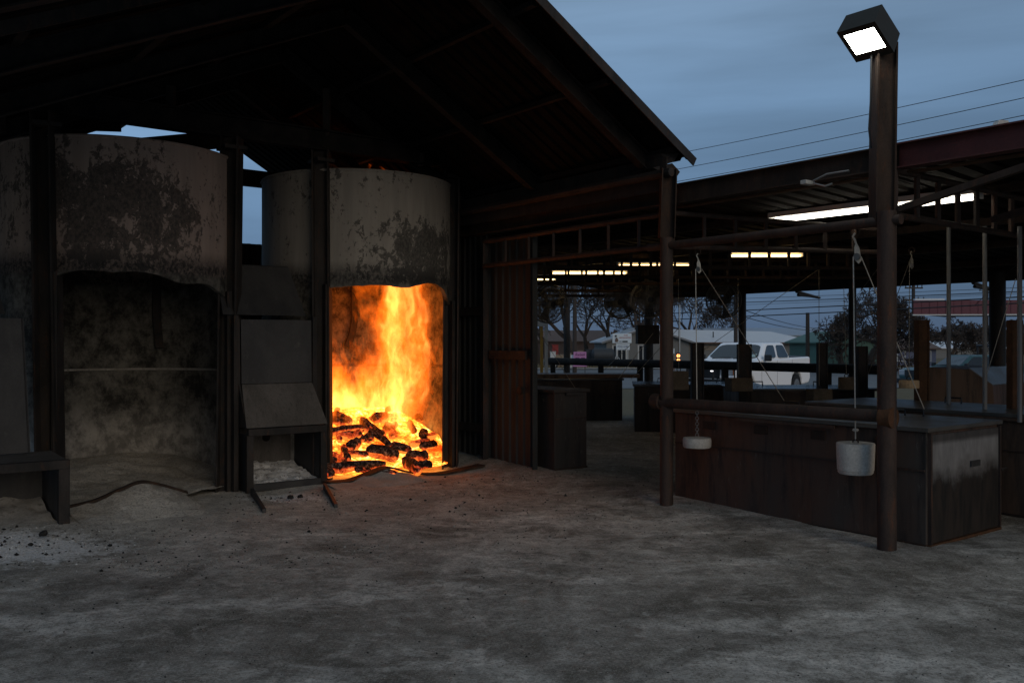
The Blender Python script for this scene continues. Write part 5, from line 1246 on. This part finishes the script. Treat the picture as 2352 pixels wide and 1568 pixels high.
# ---- houses
def gable_house(px0, px1, D, y_eave, y_ridge, depth, wall, roof, label, name='house', yaw=0.0, ridge_along='y', base=None, over=0.35):
    a, b_ = at(px0, y_eave, D), at(px1, y_eave, D); w = (b_-a).length; ze = a.z; zr = at(px0, y_ridge, D).z
    g = gz(a.x, a.y)-0.2 if base is None else base
    root = empty(name, (a.x, a.y, g), yaw, label, 'building')
    H, HR = ze-g, zr-g
    m = MB()
    if ridge_along == 'y':
        m.prism([(0, 0, 0), (w, 0, 0), (w, 0, H), (w/2, 0, HR), (0, 0, H)], (0, depth, 0))
    else:
        m.prism([(0, 0, 0), (0, depth, 0), (0, depth, H), (0, depth/2, HR), (0, 0, H)], (w, 0, 0))
    m.build('wall', wall, root, local=True)
    t = 0.12; o = over
    if ridge_along == 'y':
        s = (HR-H)/(w/2); 
        for sg in (0, 1):
            x0, x1 = (-o, w/2) if sg == 0 else (w+o, w/2)
            z0 = H-o*s+0.03
            m = MB(); m.prism([(x0, -o, z0), (x1, -o, HR+0.03), (x1, -o, HR+0.03+t), (x0, -o, z0+t)], (0, depth+2*o, 0)); m.build('roof', roof, root, local=True)
            mm = MB(); mm.prism([(x0, -o-0.03, z0-0.10), (x1, -o-0.03, HR-0.07), (x1, -o-0.03, HR+0.10), (x0, -o-0.03, z0+0.10)], (0, 0.03, 0)); mm.build('barge_board', 'soffit', root, local=True)
    else:
        s = (HR-H)/(depth/2)
        for sg in (0, 1):
            y0, y1 = (-o, depth/2) if sg == 0 else (depth+o, depth/2); z0 = H-o*s+0.03
            m = MB(); m.prism([(-o, y0, z0), (-o, y1, HR+0.03), (-o, y1, HR+0.03+t), (-o, y0, z0+t)], (w+2*o, 0, 0)); m.build('roof', roof, root, local=True)
    return root, H, HR, w
# grey shop: gable end at left, long wing running right
shop, H, HR, w = gable_house(1393, 1582, 95, 784, 752, 14, 'stucco_grey', 'metal_roof', 'grey stuccoed shop with pale metal roof and gable across the road', 'shop_building', over=0.55)
wing = MB(); Lw = 13.5
wing.prism([(w-1.0, 1.5, 0), (w+Lw, 1.5, 0), (w+Lw, 1.5, H-0.05), (w-1.0, 1.5, H-0.05)], (0, 8, 0)); wing.build('wing_wall', 'stucco_grey', shop, local=True)
rf = MB(); rf.v = [Vector(p) for p in ((w-2.6, 0.9, H-0.08), (w+Lw+0.7, 0.9, H-0.12), (w+Lw-3.5, 5.5, HR-0.35), (w/2-1, 5.5, HR-0.02), (w+Lw+0.7, 10, H-0.1), (w-2.6, 10, H-0.1))]
rf.f = [(0, 1, 2, 3), (1, 4, 2), (3, 2, 4, 5), (0, 5, 4, 1), (0, 3, 5)]; rf.build('wing_roof', 'metal_roof', shop, local=True)
MB().prism([(w-0.8, 0.85, H-0.22), (w+Lw+0.7, 0.85, H-0.25), (w+Lw+0.7, 0.85, H-0.10), (w-0.8, 0.85, H-0.07)], (0, 0.04, 0)).build('fascia', 'brown_roof', shop, local=True)
def shop_window(x, z0, z1, n, pw=0.45, y=0.0, dark='window_dark'):
    f = MB(); tw = n*pw+0.08
    f.box((x+tw/2, y-0.02, (z0+z1)/2), (tw+0.12, 0.05, z1-z0+0.14)); fr = f.build('window', 'trim_white', shop, local=True)
    for k in range(n): MB().box((x+0.04+pw*(k+0.5), y-0.05, (z0+z1)/2), (pw-0.10, 0.03, z1-z0)).build('pane', dark, fr, local=True)
shop_window(0.65, 0.25, 2.15, 3); shop_window(3.30, 0.25, 2.15, 3)
shop_window(w+9.3, 1.0, 2.2, 1, 0.8, 1.5)
MB().box((6.85, -0.05, 1.6), (0.45, 0.03, 0.55)).build('poster', 'sign_white', shop, local=True)
MB().box((7.2, -0.05, 0.75), (0.5, 0.03, 0.8)).build('poster', 'junk_tan', shop, local=True)
MB().box((6.05, -0.06, 1.4), (0.28, 0.08, 0.6)).build('meter_box', 'stucco_grey', shop, local=True)
for k, z in enumerate((2.0, 1.78)): MB().box((w+1.9, 1.45, z), (2.6, 0.02, 0.12)).build('wall_lettering', 'junk_tan', shop, local=True)
for x, hgt in ((w+3.2, 0.7), (w+5.7, 0.75)): MB().tube([(x, 3.0, H+0.35), (x, 3.0, H+0.35+hgt)], 0.06, 8).build('vent_pipe', 'black', shop, local=True)
# mint building behind, green shed, blue house, brown house
gable_house(1640, 1905, 118, 771, 754, 12, 'mint_wall', 'blue_roof', 'pale mint building with blue-grey roof behind the grey shop', 'warehouse', ridge_along='x')
gr_, Hg, HRg, wg = gable_house(1893, 2016, 72, 786, 763, 9, 'green_wall', 'green_wall', 'dark green metal shed right of the grey shop', 'green_shed')
MB().box((wg*0.5, -0.02, Hg*0.45), (0.04, 0.03, Hg*0.9)).build('door_track', 'black', gr_, local=True)
MB().box((wg*0.30, -0.06, Hg*0.92), (wg*0.45, 0.06, 0.10)).build('door_rail', 'black', gr_, local=True)
bh, Hb, HRb, wb = gable_house(2050, 2150, 85, 801, 778, 8, 'blue_wall', 'brown_roof', 'blue-grey cottage with brown roof beyond the lamp post', 'cottage', ridge_along='x')
for xw in (0.45, 2.85):
    fr = MB().box((xw+0.35, -0.02, 1.2), (0.8, 0.05, 1.05)).build('window', 'trim_white', bh, local=True); MB().box((xw+0.35, -0.05, 1.2), (0.6, 0.03, 0.85)).build('pane', 'blue_wall', fr, local=True)
gable_house(1225, 1390, 125, 784, 760, 10, 'brown_roof', 'brown_roof', 'dim brown house behind the bare trees at left', 'house', ridge_along='x')
gable_house(2120, 2330, 130, 800, 786, 10, 'stucco_grey', 'metal_roof', 'low far building with pale roof behind the teal pickup', 'house', ridge_along='x')

# ---- filling station canopy
def canopy():
    D = 52; a = at(2099, 722, D); root = empty('canopy', (a.x, a.y, gz(a.x, a.y)), 0, 'dark red ribbed fuel canopy on posts at the right', 'canopy')
    z0, z1 = a.z, at(2099, 690, D).z; Lc = 14; g = gz(a.x, a.y); dp = 9
    d = Vector((1, -0.10, 0)).normalized(); n = Vector((0.62, 0.78, 0)).normalized()
    q = lambda s, t, z: a*1+d*s+n*t+z3*(z-a.z)
    MB().prism([q(0.02, 0.02, z0+0.02), q(Lc, 0.02, z0+0.02), q(Lc, 0.02, z1-0.02), q(0.02, 0.02, z1-0.02)], n*0.06).build('fascia_back', 'maroon', root)
    MB().prism([q(0.1, 0.1, z0+0.05), q(Lc, 0.1, z0+0.05), q(Lc, dp, z0+0.05), q(0.1, dp, z0+0.05)], z3*0.15).build('soffit', 'soffit', root)
    k = 0; s = 0.0
    while s < Lc:
        MB().prism([q(s, 0, z0), q(s+0.425, 0, z0), q(s+0.425, 0, z1), q(s, 0, z1)], -n*(0.05 if int(s/0.44) % 2 else 0.08)).build('fascia_panel', 'maroon', root); s += 0.44
    t = 0.0
    while t < dp: MB().prism([q(0, t, z0), q(0, t+0.425, z0), q(0, t+0.425, z1), q(0, t, z1)], -d*0.05).build('fascia_panel', 'maroon', root); t += 0.44
    MB().beam(q(-0.05, -0.05, z0-0.03), q(Lc, -0.05, z0-0.03), 0.06, 0.07).build('trim', 'trim_white', root)
    MB().beam(q(0.0, 0.1, z1+0.05), q(1.6, 0.1, z1+0.05), 0.3, 0.1).build('roof_cap', 'metal_roof', root)
    for s, t in ((3.8, 5.0), (4.6, 1.2), (9, 5)): MB().tube([q(s, t, g-0.1), q(s, t, z0)], 0.13, 10).build('post', 'soffit', root, smooth_=True)
canopy()

# ---- signs
sg = at(1428, 790, 76); sg.z = gz(sg.x, sg.y)
sign = empty('shop_sign', sg, 0, 'two-panel roadside shop sign on braced posts before the grey shop', 'sign')
D = 76
c = at(1428.5, 777, D); ry = R(-4)
MB().box(c, (1.58, 0.22, 0.80), ry).build('sign_box', 'sign_white', sign, bevel=0.04)
c2 = at(1431, 796, D); MB().box(c2, (1.12, 0.06, 0.52), ry).build('sign_board', 'sign_white', sign)
fy = -0.13
text_mesh('THE', 0.19, c+Vector((0.30, fy, 0.25)), ry, 'sign_red', 'lettering', sign)
text_mesh('HEADQUARTERS', 0.20, c+Vector((0.24, fy, 0.05)), ry, 'sign_red', 'lettering', sign, sx=0.66)
MB().box(c+Vector((0.24, fy+0.01, -0.26)), (0.44, 0.02, 0.13), ry).build('dark_panel', 'sign_dark', sign)
text_mesh('HAIR', 0.14, c+Vector((-0.15, fy, -0.25)), ry, 'sign_blue', 'lettering', sign, sx=0.8)
text_mesh('NAILS', 0.14, c+Vector((0.62, fy, -0.27)), ry, 'sign_blue', 'lettering', sign, sx=0.7)
em = MB(); e0 = c+Vector((-0.48, fy, 0))
em.prism([e0+Vector(p) for p in ((-0.10, 0, -0.30), (0.12, 0, -0.30), (0.17, 0, -0.16), (0.08, 0, 0.06), (-0.04, 0, 0.06), (-0.10, 0, -0.10))], (0, 0.02, 0)); emb = em.build('emblem', 'brown_roof', sign)
MB().tube([e0+Vector((-0.04, 0.0, 0.19)), e0+Vector((-0.04, 0.02, 0.19))], 0.085, 12).build('emblem_top', 'sign_dark', emb)
text_mesh('POOL & SPA', 0.20, c2+Vector((0, -0.045, 0.0)), ry, 'sign_blue', 'lettering', sign, sx=0.82)
for z_ in (0.17, -0.18): MB().box(c2+Vector((0.0, -0.035, z_)), (0.8, 0.012, 0.018), ry).build('small_lettering', 'blue_wall', sign)
for dx in (-0.42, 0.52): MB().tube([Vector((sg.x+dx, D+0.1, sg.z-0.1)), Vector((sg.x+dx, D+0.1, c.z-0.2))], 0.05, 8).build('post', 'galv', sign)
MB().tube([Vector((sg.x-0.42, D, c2.z-0.7)), Vector((sg.x+0.35, D-0.8, sg.z))], 0.03, 6).build('brace', 'galv', sign)
MB().tube([Vector((sg.x-0.42, D, c2.z-0.7)), Vector((sg.x-0.95, D-0.6, sg.z))], 0.03, 6).build('brace', 'galv', sign)
D = 62; pk = at(1332, 823, D); pks = empty('pink_sign', (pk.x, pk.y, gz(pk.x, pk.y)), 0, 'pink hand-lettered roadside sign board across the road', 'sign')
MB().box(pk, (0.86, 0.05, 0.90)).build('sign_board', 'sign_pink', pks)
MB().box(pk-z3*0.50, (0.95, 0.08, 0.10)).build('base_board', 'sign_pink', pks)
text_mesh('ReSell', 0.27, pk+Vector((0, -0.04, 0.26)), 0, 'sign_purple', 'lettering', pks, shear=0.2)
for z_, wds, s_ in ((0.04, 'x x x x  x x x x', 0.11), (-0.30, 'x x x-x x x-x x x x', 0.11)):
    pass
for z_, xx, ww, hh in ((0.03, -0.17, 0.28, 0.07), (0.03, 0.20, 0.28, 0.07), (-0.08, 0, 0.70, 0.04), (-0.17, 0, 0.50, 0.035), (-0.29, -0.22, 0.20, 0.08), (-0.29, 0.06, 0.22, 0.08), (-0.29, 0.30, 0.18, 0.08)):
    MB().box(pk+Vector((xx, -0.032, z_)), (ww, 0.012, hh)).build('lettering_line', 'sign_purple', pks)
for s_ in (-0.35, 0.35): MB().tube([(pk.x+s_, D+0.05, gz(pk.x, D)-0.1), (pk.x+s_, D+0.05, pk.z)], 0.03, 6).build('post', 'pole_wood', pks)
ws_ = at(1316, 827, 62.2); wso = empty('small_sign', (ws_.x, ws_.y, gz(ws_.x, ws_.y)), 0, 'narrow white sign board just left of the pink sign', 'sign')
MB().box(ws_, (0.30, 0.04, 0.72)).build('sign_board', 'sign_white', wso); MB().box(ws_+Vector((0, -0.03, 0.08)), (0.22, 0.012, 0.12)).build('lettering_line', 'sign_red', wso)
MB().box(ws_+Vector((0, -0.03, -0.2)), (0.2, 0.012, 0.10)).build('lettering_line', 'blue_wall', wso)
MB().tube([(ws_.x, 62.25, gz(ws_.x, 62)-0.1), (ws_.x, 62.25, ws_.z)], 0.025, 6).build('post', 'pole_wood', wso)

# ---- yard things left of the road
D = 19.5
p0_, p1_ = at(1232, 742, D), at(1258, 742, D)
fr_ = empty('door_frame', (p1_.x, D, gz(p1_.x, D)), 0, 'pale portal frame with yellow post beside the corrugated wall edge', 'frame')
MB().beam(p0_-x_*0.6, p1_, 0.08, 0.14).build('head', 'trim_white', fr_); MB().beam((p1_.x-0.03, D, gz(p1_.x, D)-0.05), (p1_.x-0.03, D, p1_.z), 0.07, 0.07, ye).build('jamb', 'trim_white', fr_)
MB().beam((p1_.x-0.13, D, gz(p1_.x, D)-0.05), (p1_.x-0.13, D, p1_.z-0.07), 0.06, 0.06, ye).build('yellow_post', 'yellow_paint', fr_)
D = 84; tk = at(1385, 815, D); tko = empty('gas_tank', (tk.x, tk.y, gz(tk.x, tk.y)), 0, 'dark horizontal gas tank on legs left of the grey shop', 'tank')
MB().tube([tk-x_*1.05, tk-x_*0.98, tk-x_*0.85, tk+x_*0.85, tk+x_*0.98, tk+x_*1.05], [0.18, 0.44, 0.62, 0.62, 0.44, 0.18], 18).build('shell', 'tank_grey', tko, smooth_=True)
for s_ in (-0.6, 0.6): MB().box((tk.x+s_, tk.y, (tk.z+gz(tk.x, tk.y))/2-0.3), (0.15, 0.7, tk.z-gz(tk.x, tk.y)-0.2)).build('leg', 'tank_grey', tko)
D = 80
for i, (px0_, px1_, y0_, y1_, mt, words) in enumerate(((1264, 1276, 808, 822, 'trim_white', 'white box stacked at the back of the yard sale'), (1276, 1298, 815, 829, 'junk_tan', 'tan crate on the trailer of goods'), (1300, 1312, 812, 828, 'junk_tan', 'tan cabinet right of the tan crate'), (1268, 1282, 792, 802, 'junk_red', 'red panel leaning above the goods'), (1326, 1338, 806, 818, 'junk_tan', 'tan box behind the pink sign'), (1346, 1360, 803, 826, 'tank_grey', 'small dark shed right of the pink sign'), (1358, 1372, 826, 836, 'blue_wall', 'blue drum by the gas tank'))):
    a_, b_ = at(px0_, y1_, D+i), at(px1_, y0_, D+i); g = gz(a_.x, D+i); h_ = b_.z-max(g-0.05, g-0.05)
    m = MB(); m.box(((a_.x+b_.x)/2, D+i, (b_.z+g)/2), (b_.x-a_.x, 0.8, b_.z-g)); m.box(((a_.x+b_.x)/2, D+i, b_.z+0.02), (b_.x-a_.x+0.08, 0.9, 0.05))
    tag(m.build('goods_box', mt, bevel=0.02), words, 'box')
D = 76; tr = at(1285, 836, D); tro = empty('flat_trailer', (tr.x, tr.y, gz(tr.x, tr.y)), 0, 'low dark flatbed trailer parked across the road at left', 'trailer')
MB().box((tr.x, D, tr.z+0.10), (2.6, 1.6, 0.35)).build('deck', 'black', tro, bevel=0.03)
for s_ in (-0.5, 0.9): 
    wv = MB().tube([(tr.x+s_, D-0.85, gz(tr.x, D)+0.3), (tr.x+s_, D-0.65, gz(tr.x, D)+0.3)], 0.32, 16).build('wheel', 'tyre', tro, smooth_=True); MB().tube([(tr.x+s_, D-0.88, gz(tr.x, D)+0.3), (tr.x+s_, D-0.85, gz(tr.x, D)+0.3)], 0.18, 12).build('rim', 'galv', wv)

# ---- warning light, poles, wires
D = 30; wp = at(1557, 822, D); g = gz(wp.x, D); wl = empty('warning_light', (wp.x, D, g), 0, 'thin pole with two small amber lights beside the left front post', 'warning light')
MB().tube([(wp.x+0.06, D, g-0.1), (wp.x+0.06, D, at(1557, 700, D).z)], 0.018, 6).build('pole', 'galv', wl)
MB().box((wp.x, D-0.02, wp.z), (0.12, 0.1, 0.36)).build('lamp_box', 'black', wl)
for dz in (-0.075, 0.075): MB().tube([(wp.x, D-0.08, wp.z+dz), (wp.x, D-0.10, wp.z+dz)], 0.055, 12).build('lens', 'amber', wl)
def utility_pole(px, ytop, D, r, label, arms=()):
    t = at(px, ytop, D); g = gz(t.x, D); root = empty('utility_pole', (t.x, D, g), 0, label, 'utility pole')
    MB().tube([(t.x, D, g-0.3), (t.x, D, t.z)], [r*1.2, r], 10).build('pole', 'pole_wood', root, smooth_=True)
    for dz, w_ in arms:
        ar = MB().beam((t.x-w_, D-0.1, t.z-dz), (t.x+w_, D-0.1, t.z-dz), 0.12, 0.14).build('crossarm', 'pole_wood', root)
        for k in (-0.9, -0.4, 0.4, 0.9): MB().tube([(t.x+k*w_, D-0.1, t.z-dz+0.07), (t.x+k*w_, D-0.1, t.z-dz+0.3)], 0.05, 6).build('insulator', 'black', ar)
utility_pole(1855, 718, 66, 0.13, 'thick bare wooden pole behind the pickup bed')
utility_pole(1690, 676, 60, 0.12, 'utility pole close left of the back post above the pickup')
utility_pole(2098, 650, 92, 0.16, 'double crossarm utility pole above the red canopy', ((0.5, 0.9), (1.7, 1.1)))
utility_pole(2268, 663, 150, 0.16, 'far crossarm pole behind the red canopy', ((0.3, 1.4),))
utility_pole(1911, 743, 150, 0.14, 'small far crossarm pole left of the bushy tree', ((0.2, 1.6),))
utility_pole(1320, 600, 64, 0.13, 'slim utility pole among the bare trees at left')
def wire(p, q, sag, r, label):
    n = 14; pts = [p.lerp(q, i/n)-z3*(sag*4*(i/n)*(1-i/n)) for i in range(n+1)]
    tag(MB().tube(pts, r, 5, False).build('power_line', 'cable', smooth_=True), label, 'power line', 'overhead power lines')
for (yl, yr, words) in ((352, 150, 'top'), (388, 192, 'middle'), (416, 234, 'lowest')):
    # three conductors of one span over the road
    Dl, Dr = 46, 30
    a_, b_ = at(1540, yl, Dl), at(2480, yr, Dr)
    d_ = (b_-a_)
    wire(a_-d_*0.25, b_+d_*0.2, 0.15, 0.014, words+' of three power lines crossing the open sky')
for i, (yl, yr, D0, D1, r_) in enumerate(((699, 664, 66, 40, 0.022), (719, 676, 66, 40, 0.03), (733, 690, 66, 40, 0.03), (690, 655, 66, 40, 0.012), (705, 668, 68, 42, 0.010))):
    a_, b_ = at(1500, yl, D0), at(2400, yr, D1); d_ = b_-a_
    wire(a_-d_*0.4, b_+d_*0.3, 0.1, r_, ('first', 'second', 'third', 'fourth', 'fifth')[i]+' of the low power lines behind the pit shed')
for i, (a_, b_) in enumerate((((1690, 705), (1911, 752)), ((1690, 722), (1911, 755)))):
    wire(at(*a_, 60), at(*b_, 150), 0.6, 0.03, ('upper', 'lower')[i]+' service line from the pole above the pickup')

# ---- bare trees
def bare_tree(px, D, h, spread, label, seed, kind='open', maxd=6, trunk_r=None, name='bare_tree', ybase=None):
    rnd = random.Random(seed); x = (px-CX)/F*D; g = gz(x, D)-0.1; root = empty(name, (x, D, g), 0, label, 'tree', 'bare winter trees')
    tr_ = MB(); cr = MB(); tr0 = trunk_r or h*0.028
    def grow(p, d, L, r, depth):
        n = 3; pts = [p]; rs = [r]; q = p
        for i in range(n):
            d = (d+Vector((rnd.gauss(0, .13), rnd.gauss(0, .13), rnd.gauss(0.02, .07)))).normalized(); q = q+d*(L/n); pts.append(q); rs.append(r*(1-0.35*(i+1)/n))
        (tr_ if depth < 1 else cr).tube(pts, rs, 6 if depth < 2 else 3, False)
        if depth >= maxd: return
        k = rnd.choice((2, 3, 3)) if depth < maxd-1 else 3
        if depth == 0: k = 4
        for i in range(k):
            ax = Vector((rnd.gauss(0, 1), rnd.gauss(0, 1), rnd.gauss(0, .3))).normalized(); an = rnd.uniform(0.35, 0.85)*spread
            nd = (Matrix.Rotation(an, 3, ax) @ d).normalized()
            if kind == 'open': nd.z += 0.12
            st = pts[rnd.choice((2, 3, 3))] if i else pts[3]
            grow(st, nd.normalized(), L*rnd.uniform(0.62, 0.86), max(rs[-1]*rnd.uniform(0.55, 0.75), 0.026 if kind == 'open' else 0.012), depth+1)
    t0 = Vector((x, D, g)); L0 = h*(0.24 if kind == 'open' else 0.14)
    grow(t0, Vector((rnd.uniform(-.06, .06), 0, 1)), L0, tr0, 0)
    # scale to the wanted height
    top = max(v.z for v in cr.v)-g; f = h/top
    for mm in (tr_, cr): mm.v = [t0+(v-t0)*f for v in mm.v]
    tr_.build('trunk', 'bark', root, smooth_=True); cr.build('crown', 'twig', root)
for args in ((1318, 88, 14.5, 1.0, 'big bare tree with forked trunk behind the pink sign', 3, 'open', 8), (1262, 100, 13, 1.0, 'bare tree behind the fan nearest the wall edge', 11, 'open', 8), (1405, 104, 13, 1.0, 'bare tree over the left half of the grey shop', 21, 'open', 8), (1465, 118, 13.5, 1.0, 'bare tree behind the grey shop gable', 31, 'open', 8),
             (1350, 112, 12, 1.0, 'bare tree between the forked tree and the gas tank', 13, 'open', 7), (1235, 92, 12, 1.0, 'bare tree at the edge of the corrugated wall', 14, 'open', 7), (1435, 96, 12.5, 1.0, 'bare tree behind the sign of the grey shop', 15, 'open', 7), (1510, 108, 13, 1.0, 'bare tree left of the left front post above the shop roof', 16, 'open', 8),
             (1590, 112, 12.5, 1.1, 'bare tree right of the left front post behind the shop roof', 41, 'open', 8), (1545, 122, 13, 1.0, 'bare tree hidden by the left front post', 44, 'open', 7), (1640, 128, 8.5, 1.1, 'low bare tree behind the shop roof below the edge-on fan', 45, 'open', 7),
             (1990, 66, 6.2, 1.25, 'dense rounded bare tree left of the lamp post', 52, 'bush', 8), (2045, 64, 6.6, 1.2, 'dense rounded bare tree behind the lamp post', 61, 'bush', 8), (1935, 70, 4.6, 1.25, 'low dense bare tree over the green shed', 66, 'bush', 7),
             (2190, 78, 4.6, 1.25, 'dark bare tree under the red canopy', 71, 'bush', 8), (2250, 84, 4.4, 1.25, 'bare tree behind the teal pickup', 72, 'bush', 7), (2320, 80, 4.8, 1.2, 'bare tree at the right edge under the canopy', 73, 'bush', 7)):
    bare_tree(*args)
# distant scrub line, one mass
def scrub():
    m = MB(); rnd = random.Random(5)
    for _ in range(2600):
        D = rnd.uniform(150, 260); px = rnd.uniform(-600, 3000); x = (px-CX)/F*D; g = gz(x, D)-0.2; h = rnd.uniform(2.0, 5.5)*(0.6+0.6*mnoise.noise(Vector((x*0.03, D*0.02, 0)))+0.3)
        p = Vector((x, D, g))
        for k in range(5):
            d = Vector((rnd.gauss(0, .5), rnd.gauss(0, .5), 1)).normalized(); e = p+d*h*rnd.uniform(.5, 1); n = len(m.v); w_ = 0.12
            m.v += [p+Vector((-w_, 0, 0)), p+Vector((w_, 0, 0)), e+Vector((w_*4, 0, 0)), e+Vector((-w_*4, 0, 0.3))]; m.f.append((n, n+1, n+2, n+3))
    o = tag(m.build('distant_scrub', 'twig'), 'far line of winter scrub along the horizon', 'scrub'); o['kind'] = 'stuff'
scrub()
def verge():
    m = MB(); rnd = random.Random(8)
    for _ in range(9000):
        y = 74.5+abs(rnd.gauss(0, 9)); px = rnd.uniform(1150, 2400); x = (px-CX)/F*y; y += 0.06*x; g = gz(x, y); h = rnd.uniform(0.06, 0.22); n = len(m.v); a_ = rnd.uniform(0, 3)
        c_a, s_a = math.cos(a_)*0.10, math.sin(a_)*0.10; m.v += [Vector((x-c_a, y-s_a, g)), Vector((x+c_a, y+s_a, g)), Vector((x+rnd.uniform(-.1, .1), y, g+h))]; m.f.append((n, n+1, n+2))
    o = tag(m.build('dry_grass', 'dry_grass'), 'dry yellow grass verge beyond the road', 'grass'); o['kind'] = 'stuff'
verge()
